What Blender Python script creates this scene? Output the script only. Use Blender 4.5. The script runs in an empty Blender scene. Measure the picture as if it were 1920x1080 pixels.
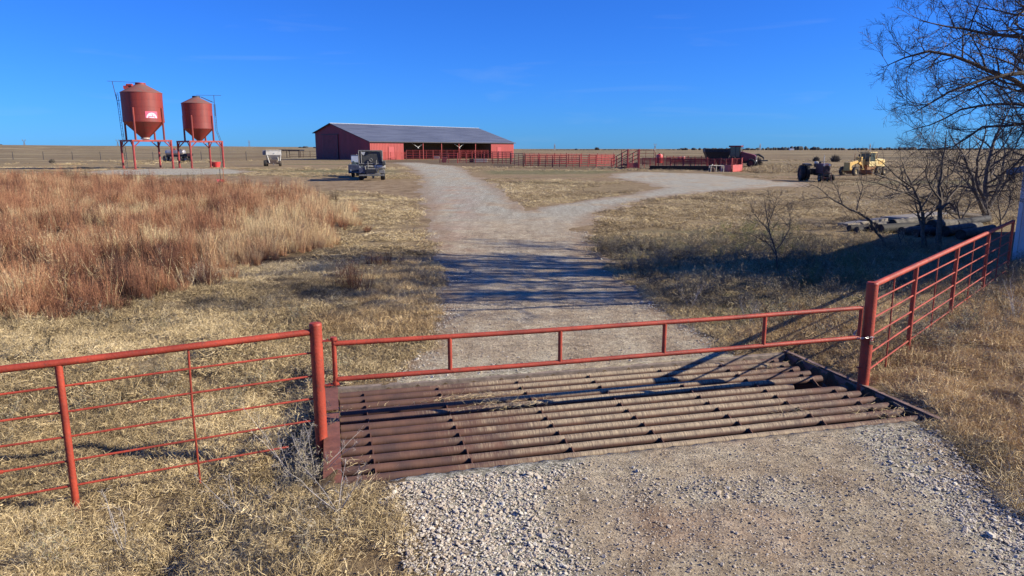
import bpy, math, random
import numpy as np
from math import sin, cos, pi, radians, atan, sqrt, atan2
from mathutils import Vector, Matrix

# ---------------------------------------------------------------- camera, sky, sun
SC = bpy.context.scene
F = 1333.0
PITCH = atan(261 / F)
H = 3.2
cam_data = bpy.data.cameras.new('camera')
cam_data.sensor_width = 36
cam_data.lens = 36 * F / 1920
cam_data.clip_start = 0.1
cam_data.clip_end = 60000
cam = bpy.data.objects.new('camera', cam_data)
SC.collection.objects.link(cam)
cam.location = (0, 0, H)
cam.rotation_euler = (pi / 2 - PITCH, 0, 0)
SC.camera = cam

SUN_EL = radians(27.5)
SUN_DIR = Vector((0.993 * cos(SUN_EL), -0.12 * cos(SUN_EL), sin(SUN_EL))).normalized()   # towards the sun
world = bpy.data.worlds.new('World')
SC.world = world
world.use_nodes = True
wn = world.node_tree.nodes
wl = world.node_tree.links
wn.clear()
w_out = wn.new('ShaderNodeOutputWorld')
w_bg = wn.new('ShaderNodeBackground')
w_sky = wn.new('ShaderNodeTexSky')
w_sky.sky_type = 'NISHITA'
w_sky.sun_disc = False
w_sky.sun_elevation = SUN_EL
w_sky.sun_rotation = atan2(SUN_DIR.x, SUN_DIR.y)
w_sky.altitude = 500
w_sky.air_density = 1.0
w_sky.dust_density = 0.15
w_sky.ozone_density = 3.0
w_hs = wn.new('ShaderNodeHueSaturation')
w_hs.inputs['Saturation'].default_value = 1.0
w_bg.inputs['Strength'].default_value = 0.062
# a few very faint cirrus wisps
w_tc = wn.new('ShaderNodeTexCoord')
w_map = wn.new('ShaderNodeMapping')
w_map.inputs['Scale'].default_value = (3.0, 3.0, 26.0)
w_map.inputs['Rotation'].default_value = (0.05, -0.06, 0)
w_noise = wn.new('ShaderNodeTexNoise')
w_noise.inputs['Scale'].default_value = 1.6
w_noise.inputs['Detail'].default_value = 6
w_noise.inputs['Distortion'].default_value = 0.6
w_ramp = wn.new('ShaderNodeValToRGB')
w_ramp.color_ramp.elements[0].position = 0.60
w_ramp.color_ramp.elements[0].color = (0, 0, 0, 1)
w_ramp.color_ramp.elements[1].position = 0.82
w_ramp.color_ramp.elements[1].color = (0.09, 0.09, 0.09, 1)
w_mix = wn.new('ShaderNodeMixRGB')
w_mix.inputs['Color2'].default_value = (5.5, 6.5, 7.5, 1)
wl.new(w_tc.outputs['Generated'], w_map.inputs['Vector'])
wl.new(w_map.outputs['Vector'], w_noise.inputs['Vector'])
wl.new(w_noise.outputs['Fac'], w_ramp.inputs['Fac'])
w_tint = wn.new('ShaderNodeMixRGB'); w_tint.blend_type = 'MULTIPLY'; w_tint.inputs['Fac'].default_value = 1
w_tint.inputs['Color2'].default_value = (.185, .605, 1.60, 1)      # clear dry-air winter blue, as the phone camera renders it
wl.new(w_sky.outputs['Color'], w_tint.inputs['Color1'])
wl.new(w_tint.outputs['Color'], w_hs.inputs['Color'])
wl.new(w_hs.outputs['Color'], w_mix.inputs['Color1'])
wl.new(w_ramp.outputs['Color'], w_mix.inputs['Fac'])
wl.new(w_mix.outputs['Color'], w_bg.inputs['Color'])
wl.new(w_bg.outputs['Background'], w_out.inputs['Surface'])

sun_d = bpy.data.lights.new('sun', 'SUN')
sun_d.energy = 5.0
sun_d.angle = radians(0.5)
sun_d.color = (1.0, 0.90, 0.73)
sun = bpy.data.objects.new('sun', sun_d)
SC.collection.objects.link(sun)
sun.rotation_euler = SUN_DIR.to_track_quat('Z', 'Y').to_euler()
SC.view_settings.view_transform = 'Standard'
SC.view_settings.look = 'None'
SC.view_settings.gamma = 1
SC.view_settings.use_curve_mapping = False
SC.view_settings.exposure = 0.80

RNG = np.random.default_rng(7)
random.seed(7)

# ---------------------------------------------------------------- photo geometry helpers
CP, SP = cos(PITCH), sin(PITCH)
def G(px, py, z=0.0):
    X = (px - 960) / F; U = (540 - py) / F
    dy = CP + U * SP; dz = -SP + U * CP
    t = (z - H) / dz
    return X * t, dy * t
def W(px, py, Y):
    X = (px - 960) / F; U = (540 - py) / F
    dy = CP + U * SP; dz = -SP + U * CP
    t = Y / dy
    return Vector((X * t, Y, H + dz * t))
def wz(py, Y):
    return W(960, py, Y).z
def xat(px, Y, z=0.0):
    return (px - 960) / F * (Y * CP + (H - z) * SP)

# ---------------------------------------------------------------- numpy noise
_perm = RNG.random((256, 256))
def vnoise(x, y):
    x = np.asarray(x, float); y = np.asarray(y, float)
    xi = np.floor(x).astype(int); yi = np.floor(y).astype(int)
    fx = x - xi; fy = y - yi
    fx = fx * fx * (3 - 2 * fx); fy = fy * fy * (3 - 2 * fy)
    a = _perm[xi & 255, yi & 255]; b = _perm[(xi + 1) & 255, yi & 255]
    c = _perm[xi & 255, (yi + 1) & 255]; d = _perm[(xi + 1) & 255, (yi + 1) & 255]
    return (a * (1 - fx) + b * fx) * (1 - fy) + (c * (1 - fx) + d * fx) * fy
def fbm(x, y, o=4):
    s = 0; a = 0.5; t = 0
    for k in range(o):
        s = s + a * vnoise(np.asarray(x) * 2 ** k + 17 * k, np.asarray(y) * 2 ** k + 31 * k); t += a; a *= 0.5
    return s / t
def sm(t):
    t = np.clip(t, 0, 1); return t * t * (3 - 2 * t)
def sdist(poly, x, y):
    """signed distance to polygon, negative inside"""
    x = np.asarray(x, float); y = np.asarray(y, float)
    d = np.full(x.shape, 1e18); ins = np.zeros(x.shape, bool)
    n = len(poly)
    for i in range(n):
        ax, ay = poly[i]; bx, by = poly[(i + 1) % n]
        ex, ey = bx - ax, by - ay
        L = ex * ex + ey * ey + 1e-12
        t = np.clip(((x - ax) * ex + (y - ay) * ey) / L, 0, 1)
        dd = (x - ax - t * ex) ** 2 + (y - ay - t * ey) ** 2
        d = np.minimum(d, dd)
        c = ((ay > y) != (by > y))
        with np.errstate(divide='ignore', invalid='ignore'):
            xx = (bx - ax) * (y - ay) / (by - ay + 1e-15) + ax
        ins ^= c & (x < xx)
    d = np.sqrt(d)
    return np.where(ins, -d, d)

# ---------------------------------------------------------------- layout
GO = np.array((-1.73, 6.40)); GU = np.array((.9695, .245)); GV = np.array((-.245, .9695))   # cattle guard frame
GW, GD = 7.05, 2.92
def gl(a, b, z=0.0):
    p = GO + GU * a + GV * b
    return Vector((p[0], p[1], z))
def gab(x, y):
    dx = np.asarray(x) - GO[0]; dy = np.asarray(y) - GO[1]
    return dx * GU[0] + dy * GU[1], dx * GV[0] + dy * GV[1]
# gravel road outlines (points read off the photo, put on the ground)
def poly(pts): return [G(px, py) for px, py in pts]
ROAD_NEAR = [tuple(gl(.75, .12)[:2]), tuple(gl(6.75, .12)[:2])] + poly([(1780, 830), (1850, 895), (1920, 960)]) + \
            [(5.6, 4.6), (6.0, 1.0), (6.0, -40), (-1.2, -40), (-1.2, 1.0)] + poly([(790, 1080), (765, 1000), (735, 940)])
ROAD_FAR = [tuple(gl(.9, 2.8)[:2]), *poly([(735, 700), (795, 660), (815, 630), (828, 590), (822, 545), (833, 500), (815, 455), (800, 405), (797, 370), (790, 335),
            (762, 312), (735, 305.5), (775, 304), (860, 312), (880, 322), (925, 348), (965, 378), (985, 396), (1010, 388), (1100, 376), (1190, 364), (1240, 352),
            (1195, 341), (1140, 333), (1150, 326), (1200, 322), (1330, 326), (1420, 335), (1505, 344), (1500, 349), (1400, 354), (1260, 367),
            (1170, 384), (1118, 402), (1098, 425), (1100, 470), (1180, 535), (1225, 570), (1290, 610), (1345, 640)]), tuple(gl(6.1, 2.8)[:2])]
PAD = poly([(150, 322), (200, 318.5), (330, 316), (440, 317), (480, 322), (450, 327), (330, 328), (180, 327)])
REDPATCH = poly([(-420, 335), (0, 338), (120, 342), (330, 352), (470, 362), (590, 372), (640, 392), (668, 415), (640, 440), (590, 478), (520, 500), (430, 505),
                 (340, 535), (270, 562), (190, 585), (150, 608), (0, 608), (-350, 640), (-800, 560)])
DIRT1 = poly([(300, 331), (400, 330), (560, 334), (690, 333), (800, 345), (800, 372), (700, 356), (520, 345), (360, 340)])

def noise_road(x, y):
    return (fbm(np.asarray(x) * 1.1, np.asarray(y) * 1.1, 4) - .5)
def sd_road(x, y):
    return np.minimum(sdist(ROAD_NEAR, x, y), sdist(ROAD_FAR, x, y))
def zg(x, y):
    """ground height"""
    x = np.asarray(x, float); y = np.asarray(y, float)
    a, b = gab(x, y)
    near = sm((45 - np.hypot(x, y)) / 25)
    z = near * (fbm(x * .9 + 5, y * .9, 3) - .5) * .10
    z = z + sm((160 - np.hypot(x, y)) / 80) * sm(np.hypot(x, y) / 25) * (fbm(x * .12, y * .12, 3) - .5) * .30 * sm(sd_road(x, y) / 4)
    z = z + near * (fbm(x * 2.4 + 50, y * 2.4, 3) - .5) * .25 * sm((26 - np.hypot(x, y)) / 12)
    # road bed flat
    s = sd_road(x, y)
    z = z * sm(s / 1.2)
    # low ground beside the guard, left
    lo = -.36 * sm((-a + .05) / np.where(b < .2, 1.5, .7)) * sm((5.2 - b) / 2.0) * sm((a + 14) / 5) * sm((b + 14) / 6)
    z = z + lo
    # slope down left of the near road
    # pit under the guard
    ins = sm((a - .04) / .1) * sm((GW - .04 - a) / .1) * sm((b - .02) / .1) * sm((GD - .04 - b) / .1)
    z = z * (1 - ins) - .55 * ins
    pl = sm((-a + .1) / .15) * sm((a + .55) / .35) * sm((b - .2) / .3) * sm((2.6 - b) / .4)      # washed-out hole beside the left post
    z = z - .12 * pl
    # swell on the far left horizon
    z = z + 11.5 * sm((-x - 330) / 700) * sm((y - 260) / 1200) + 5 * sm((-x - 900) / 500) * sm((y - 900) / 600) * 0
    # far slight roll
    r = np.hypot(x, y)
    z = z + sm((r - 500) / 2500) * (fbm(x * .0012, y * .0012, 2) - .62) * 5
    return z
def zgs(x, y):
    return float(zg(np.array([x]), np.array([y]))[0])

# ---------------------------------------------------------------- materials
MATS = {}
def mat(name, col, rough=.7, metal=0., var=.25, scale=6., bump=.0, bscale=40., col2=None, spec=None, coords='Object', stretch=None, detail=4, aniso=None):
    """principled material: two tones mixed by noise, fine relief"""
    if name in MATS: return MATS[name]
    m = bpy.data.materials.new(name); m.use_nodes = True
    nt = m.node_tree; N = nt.nodes; L = nt.links
    b = N['Principled BSDF']
    b.inputs['Roughness'].default_value = rough
    b.inputs['Metallic'].default_value = metal
    if spec is not None: b.inputs['Specular IOR Level'].default_value = spec
    tc = N.new('ShaderNodeTexCoord'); mp = N.new('ShaderNodeMapping')
    if stretch: mp.inputs['Scale'].default_value = stretch
    L.new(tc.outputs[coords], mp.inputs['Vector'])
    n = N.new('ShaderNodeTexNoise'); n.inputs['Scale'].default_value = scale; n.inputs['Detail'].default_value = detail + 2
    n.inputs['Roughness'].default_value = .65
    L.new(mp.outputs['Vector'], n.inputs['Vector'])
    rp = N.new('ShaderNodeValToRGB'); L.new(n.outputs['Fac'], rp.inputs['Fac'])
    c2 = col2 or tuple(max(0, c * (1 - var)) for c in col)
    c1 = col if col2 else tuple(min(1, c * (1 + var * .6)) for c in col)
    rp.color_ramp.elements[0].position = .38; rp.color_ramp.elements[1].position = .62
    rp.color_ramp.elements[0].color = (*c2, 1); rp.color_ramp.elements[1].color = (*c1, 1)
    L.new(rp.outputs['Color'], b.inputs['Base Color'])
    if bump:
        n2 = N.new('ShaderNodeTexNoise'); n2.inputs['Scale'].default_value = bscale; n2.inputs['Detail'].default_value = 3
        L.new(tc.outputs[coords], n2.inputs['Vector'])
        bp = N.new('ShaderNodeBump'); bp.inputs['Strength'].default_value = bump; bp.inputs['Distance'].default_value = .01
        L.new(n2.outputs['Fac'], bp.inputs['Height']); L.new(bp.outputs['Normal'], b.inputs['Normal'])
    MATS[name] = m
    return m

def paint_red(name, col=(.34, .045, .020), rust=(.15, .05, .03), rough=.6):
    """red painted steel pipe with scuffs and a little rust"""
    m = mat(name, col, rough=rough, var=.34, scale=2.2, bump=.35, bscale=45, detail=8)
    nt = m.node_tree; N = nt.nodes; L = nt.links; b = N['Principled BSDF']
    src = b.inputs['Base Color'].links[0].from_socket
    tc = N.new('ShaderNodeTexCoord'); n = N.new('ShaderNodeTexNoise')
    n.inputs['Scale'].default_value = 20; n.inputs['Detail'].default_value = 8; n.inputs['Roughness'].default_value = .7
    L.new(tc.outputs['Object'], n.inputs['Vector'])
    r = N.new('ShaderNodeValToRGB'); r.color_ramp.elements[0].position = .565; r.color_ramp.elements[1].position = .66
    L.new(n.outputs['Fac'], r.inputs['Fac'])
    mx = N.new('ShaderNodeMixRGB'); L.new(r.outputs['Color'], mx.inputs['Fac'])
    L.new(src, mx.inputs['Color1']); mx.inputs['Color2'].default_value = (*rust, 1)
    L.new(mx.outputs['Color'], b.inputs['Base Color'])
    return m

def tint_mat(name, cols, rough=.75, trans=0.0):
    """foliage / stone material: colour picked by the per-instance tint"""
    m = bpy.data.materials.new(name); m.use_nodes = True
    nt = m.node_tree; N = nt.nodes; L = nt.links; b = N['Principled BSDF']
    b.inputs['Roughness'].default_value = rough; b.inputs['Specular IOR Level'].default_value = .25
    at = N.new('ShaderNodeAttribute'); at.attribute_type = 'INSTANCER'; at.attribute_name = 'tint'
    a2 = N.new('ShaderNodeAttribute'); a2.attribute_name = 'vary'
    ad = N.new('ShaderNodeMath'); ad.operation = 'ADD'
    L.new(at.outputs['Fac'], ad.inputs[0]); L.new(a2.outputs['Fac'], ad.inputs[1])
    rp = N.new('ShaderNodeValToRGB'); L.new(ad.outputs[0], rp.inputs['Fac'])
    e = rp.color_ramp.elements
    while len(e) < len(cols): e.new(.5)
    for i, c in enumerate(cols):
        e[i].position = i / (len(cols) - 1); e[i].color = (*c, 1)
    L.new(rp.outputs['Color'], b.inputs['Base Color'])
    MATS[name] = m
    return m

# ---------------------------------------------------------------- mesh building
class MB:
    def __init__(s): s.v = []; s.f = []
    def add(s, vs, fs):
        o = len(s.v); s.v += [tuple(v) for v in vs]; s.f += [tuple(i + o for i in f) for f in fs]
        return s
    def box(s, c, size, rz=0., rx=0., ry=0., taper=None):
        hx, hy, hz = size[0] / 2, size[1] / 2, size[2] / 2
        t = taper or (1, 1)
        vs = [(-hx, -hy, -hz), (hx, -hy, -hz), (hx, hy, -hz), (-hx, hy, -hz),
              (-hx * t[0], -hy * t[1], hz), (hx * t[0], -hy * t[1], hz), (hx * t[0], hy * t[1], hz), (-hx * t[0], hy * t[1], hz)]
        M = Matrix.Translation(Vector(c)) @ Matrix.Rotation(rz, 4, 'Z') @ Matrix.Rotation(ry, 4, 'Y') @ Matrix.Rotation(rx, 4, 'X')
        return s.add([M @ Vector(v) for v in vs], [(0, 3, 2, 1), (4, 5, 6, 7), (0, 1, 5, 4), (1, 2, 6, 5), (2, 3, 7, 6), (3, 0, 4, 7)])
    def tube(s, pts, r, n=8, cap=True):
        pts = [Vector(p) for p in pts]
        rs = r if isinstance(r, (list, tuple)) else [r] * len(pts)
        vs = []; fs = []
        u = None
        for i, p in enumerate(pts):
            d = (pts[min(i + 1, len(pts) - 1)] - pts[max(i - 1, 0)])
            if d.length < 1e-9: d = Vector((0, 0, 1))
            d.normalize()
            if u is None: u = d.orthogonal().normalized()
            else:
                u = u - d * u.dot(d)
                u = u.normalized() if u.length > 1e-6 else d.orthogonal().normalized()
            w = d.cross(u)
            for k in range(n):
                a = 2 * pi * k / n
                vs.append(p + (u * cos(a) + w * sin(a)) * rs[i])
        for i in range(len(pts) - 1):
            for k in range(n):
                k2 = (k + 1) % n
                fs.append((i * n + k, i * n + k2, (i + 1) * n + k2, (i + 1) * n + k))
        if cap:
            fs.append(tuple(range(n - 1, -1, -1))); o = (len(pts) - 1) * n
            fs.append(tuple(o + k for k in range(n)))
        return s.add(vs, fs)
    def lathe(s, prof, n=24, c=(0, 0, 0), axis='Z', cap=True, a0=0.):
        vs = []; fs = []
        for (r, z) in prof:
            for k in range(n):
                a = 2 * pi * k / n + a0
                v = (r * cos(a), r * sin(a), z)
                if axis == 'Y': v = (v[0], v[2], v[1])
                if axis == 'X': v = (v[2], v[0], v[1])
                vs.append((v[0] + c[0], v[1] + c[1], v[2] + c[2]))
        for i in range(len(prof) - 1):
            for k in range(n):
                k2 = (k + 1) % n
                f = (i * n + k, i * n + k2, (i + 1) * n + k2, (i + 1) * n + k)
                fs.append(f if axis != 'Y' else f[::-1])
        if cap:
            if prof[0][0] > 1e-4: fs.append(tuple(range(n - 1, -1, -1)))
            if prof[-1][0] > 1e-4: fs.append(tuple((len(prof) - 1) * n + k for k in range(n)))
        return s.add(vs, fs)
    def prism(s, outline, h0, h1, plane='XZ'):
        """outline extruded; XZ outline extruded along y from h0 to h1, XY along z, YZ along x"""
        n = len(outline)
        def P(a, b, h): return {'XZ': (a, h, b), 'XY': (a, b, h), 'YZ': (h, a, b)}[plane]
        vs = [P(a, b, h0) for a, b in outline] + [P(a, b, h1) for a, b in outline]
        fs = [tuple(range(n)), tuple(range(2 * n - 1, n - 1, -1))] + [(i, i + n, (i + 1) % n + n, (i + 1) % n) for i in range(n)]
        return s.add(vs, fs)
    def quad(s, a, b, c, d): return s.add([a, b, c, d], [(0, 1, 2, 3)])
    def build(s, name, m, parent=None, smooth=True, loc=(0, 0, 0), bevel=0.):
        me = bpy.data.meshes.new(name)
        me.from_pydata(s.v, [], s.f)
        me.materials.append(m)
        if smooth:
            me.polygons.foreach_set('use_smooth', [True] * len(me.polygons))
            me.set_sharp_from_angle(angle=radians(38))
        me.update()
        return link(name, me, parent, loc, bevel)

def link(name, me, parent=None, loc=(0, 0, 0), bevel=0.):
    o = bpy.data.objects.new(name, me)
    SC.collection.objects.link(o)
    o.location = loc
    if parent: o.parent = parent
    if bevel:
        bv = o.modifiers.new('bevel', 'BEVEL'); bv.width = bevel; bv.segments = 2; bv.limit_method = 'ANGLE'
    return o
def tag(o, label=None, cat=None, group=None, kind=None):
    if label: o['label'] = label
    if cat: o['category'] = cat
    if group: o['group'] = group
    if kind: o['kind'] = kind
    return o
def thing(name, label, cat, loc=(0, 0, 0), rz=0., group=None):
    o = bpy.data.objects.new(name, None); SC.collection.objects.link(o)
    o.location = loc; o.rotation_euler = (0, 0, rz); o.empty_display_size = .3
    return tag(o, label, cat, group)
def dup(root, loc, rz, label, scale=1.0):
    r = root.copy(); SC.collection.objects.link(r); r.location = loc; r.rotation_euler = (0, 0, rz); r['label'] = label
    r.scale = (scale, scale, scale) if not hasattr(scale, '__len__') else scale
    for ch in list(root.children):
        c = ch.copy(); SC.collection.objects.link(c); c.parent = r
        for g in list(ch.children):
            d = g.copy(); SC.collection.objects.link(d); d.parent = c
    return r
RED = paint_red('red_paint')
RED_OLD = paint_red('red_paint_weathered', (.30, .04, .035), (.12, .045, .03), .6)
# ---------------------------------------------------------------- ground and roads
def axis(segs):
    """segs: list of (end, step_at_end); graded spacing from first"""
    out = [segs[0][0]]
    for (e, st0), (e2, st1) in zip(segs, segs[1:]):
        x = out[-1]
        while x < e2:
            t = (x - e) / (e2 - e)
            x += st0 * (1 - t) + st1 * t if st0 < 40 else st0 * (st1 / st0) ** t
            out.append(min(x, e2))
    return np.array(sorted(set(out)))
def grid_mesh(name, xs, ys, zf, keep=None):
    X, Y = np.meshgrid(xs, ys)
    Z = zf(X.ravel(), Y.ravel())
    nx, ny = len(xs), len(ys)
    idx = np.arange(nx * ny).reshape(ny, nx)
    q = np.stack([idx[:-1, :-1], idx[:-1, 1:], idx[1:, 1:], idx[1:, :-1]], -1).reshape(-1, 4)
    if keep is not None:
        k = keep[q].any(1); q = q[k]
    used, inv = np.unique(q, return_inverse=True)
    q = inv.reshape(-1, 4)
    V = np.stack([X.ravel(), Y.ravel(), Z], 1)[used]
    me = bpy.data.meshes.new(name)
    me.vertices.add(len(V)); me.vertices.foreach_set('co', V.ravel())
    me.loops.add(q.size); me.loops.foreach_set('vertex_index', q.ravel().astype(np.int32))
    me.polygons.add(len(q)); me.polygons.foreach_set('loop_start', np.arange(0, q.size, 4, dtype=np.int32))
    me.polygons.foreach_set('use_smooth', np.ones(len(q), bool))
    me.update(calc_edges=True)
    return me, V
def attr(me, name, vals):
    a = me.attributes.new(name, 'FLOAT', 'POINT'); a.data.foreach_set('value', np.asarray(vals, np.float32))

def ground_mat():
    m = bpy.data.materials.new('dry_prairie_soil'); m.use_nodes = True
    nt = m.node_tree; N = nt.nodes; L = nt.links; b = N['Principled BSDF']
    b.inputs['Roughness'].default_value = .95; b.inputs['Specular IOR Level'].default_value = .1
    g = N.new('ShaderNodeNewGeometry')
    def noise(scale, detail=5, rough=.6, st=None):
        n = N.new('ShaderNodeTexNoise'); n.inputs['Scale'].default_value = scale; n.inputs['Detail'].default_value = detail; n.inputs['Roughness'].default_value = rough
        if st:
            mp = N.new('ShaderNodeMapping'); mp.inputs['Scale'].default_value = st; L.new(g.outputs['Position'], mp.inputs['Vector']); L.new(mp.outputs['Vector'], n.inputs['Vector'])
        else: L.new(g.outputs['Position'], n.inputs['Vector'])
        return n.outputs['Fac']
    def ramp(f, stops):
        r = N.new('ShaderNodeValToRGB'); e = r.color_ramp.elements
        while len(e) < len(stops): e.new(.5)
        for i, (p, c) in enumerate(stops): e[i].position = p; e[i].color = (*c, 1) if len(c) == 3 else c
        L.new(f, r.inputs['Fac']); return r.outputs['Color']
    def mix(f, a, c, mode='MIX'):
        x = N.new('ShaderNodeMixRGB'); x.blend_type = mode
        if isinstance(f, (int, float)): x.inputs['Fac'].default_value = f
        else: L.new(f, x.inputs['Fac'])
        for s, k in ((a, 'Color1'), (c, 'Color2')):
            if isinstance(s, tuple): x.inputs[k].default_value = (*s, 1)
            else: L.new(s, x.inputs[k])
        return x.outputs['Color']
    def at(n):
        a = N.new('ShaderNodeAttribute'); a.attribute_name = n; return a.outputs['Fac']
    fine = ramp(noise(22, 8, .75), [(.34, (.05, .038, .02)), (.5, (.22, .16, .085)), (.64, (.44, .34, .19))])
    mid = ramp(noise(.45, 6, .7), [(.36, (.17, .12, .065)), (.5, (.31, .235, .13)), (.64, (.42, .33, .185))])
    big = ramp(noise(.035, 6, .65, (1, 2.2, 1)), [(.38, (.20, .14, .08)), (.5, (.30, .235, .13)), (.6, (.38, .30, .165))])
    c = mix(.55, mid, big)
    c = mix(.6, c, fine)
    speck = ramp(noise(2.6, 6, .8), [(.36, (.55, .55, .55)), (.55, (1.1, 1.1, 1.1))])
    c = mix(.75, c, speck, 'MULTIPLY')
    far = ramp(noise(.011, 7, .7, (1, 2.5, 1)), [(.38, (.12, .095, .06)), (.45, (.27, .22, .12)), (.50, (.19, .13, .075)), (.55, (.31, .25, .14)), (.62, (.37, .30, .17))])
    farf = ramp(noise(.06, 8, .85, (.6, 1.5, 1)), [(.4, (.5, .5, .52)), (.6, (1.18, 1.18, 1.15))])
    far = mix(.8, far, farf, 'MULTIPLY')
    c = mix(at('far'), c, far)
    grn = ramp(noise(1.2, 6, .7), [(.4, (.09, .09, .04)), (.62, (.20, .19, .095))])
    c = mix(at('green'), c, grn)
    dirt = ramp(noise(.9, 7, .7), [(.36, (.13, .08, .045)), (.5, (.27, .19, .112)), (.64, (.37, .29, .18))])
    dirt = mix(.35, dirt, fine)
    c = mix(at('dirt'), c, dirt)
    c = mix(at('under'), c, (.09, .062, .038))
    L.new(c, b.inputs['Base Color'])
    bp = N.new('ShaderNodeBump'); bp.inputs['Strength'].default_value = .8; bp.inputs['Distance'].default_value = .04
    L.new(noise(14, 8, .75), bp.inputs['Height'])
    bp2 = N.new('ShaderNodeBump'); bp2.inputs['Strength'].default_value = .8; bp2.inputs['Distance'].default_value = .22
    L.new(noise(1.3, 7, .75), bp2.inputs['Height']); L.new(bp.outputs['Normal'], bp2.inputs['Normal'])
    L.new(bp2.outputs['Normal'], b.inputs['Normal'])
    return m

xs = axis([(-20000, 3000), (-3000, 250), (-400, 9), (-60, 1.6), (-14, .16), (-5, .09), (7, .09), (16, .2), (60, 1.6), (400, 12), (3000, 400), (20000, 4000)])
ys = axis([(-8000, 3000), (-300, 60), (-20, 2), (2.5, .12), (12, .09), (22, .18), (60, .7), (140, 1.5), (400, 6), (3000, 120), (20000, 2500)])
me, V = grid_mesh('ground', xs, ys, zg)
vx, vy = V[:, 0], V[:, 1]
rr = np.hypot(vx, vy)
s_road = sd_road(vx, vy)
d1 = sdist(DIRT1, vx, vy)
yard = sm((vy - 55) / 20) * sm((205 - vy) / 40) * sm((75 - np.abs(vx)) / 30)
streak = fbm(vx * .03, vy * .22, 4)
dirt = np.maximum(sm(1 - d1 / 4), sm((streak - .50) / .12) * yard * .9)
dirt = np.maximum(dirt, sm(1 - (s_road - .1) / (.6 + .03 * rr)) * .75)
pen = poly([(690, 303), (760, 300), (960, 300), (1150, 296), (1400, 300), (1400, 321), (1200, 321), (980, 316), (800, 308)])
dirt = np.maximum(dirt, sm(1 - sdist(pen, vx, vy) / 3) * .85)
attr(me, 'dirt', dirt)
gz = poly([(1150, 440), (1400, 430), (1640, 470), (1650, 540), (1400, 600), (1230, 560)])
gr = sm(1 - sdist(gz, vx, vy) / 2) * .55
gr = np.maximum(gr, sm((fbm(vx * .05 + 40, vy * .16, 4) - .50) / .1) * yard * .8 * (1 - dirt))
attr(me, 'green', gr)
attr(me, 'far', sm((rr - 130) / 150))
ga, gb = gab(vx, vy)
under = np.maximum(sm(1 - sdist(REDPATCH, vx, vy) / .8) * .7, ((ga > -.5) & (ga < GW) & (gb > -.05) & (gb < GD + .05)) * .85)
pn = sdist(pen, vx, vy); under = np.maximum(under, sm(1 - pn / 1.5) * .6)  # pen soil darkened too, painting in the shade along the corral foot
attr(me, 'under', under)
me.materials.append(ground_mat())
ground = link('ground', me); tag(ground, kind='structure')

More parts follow.
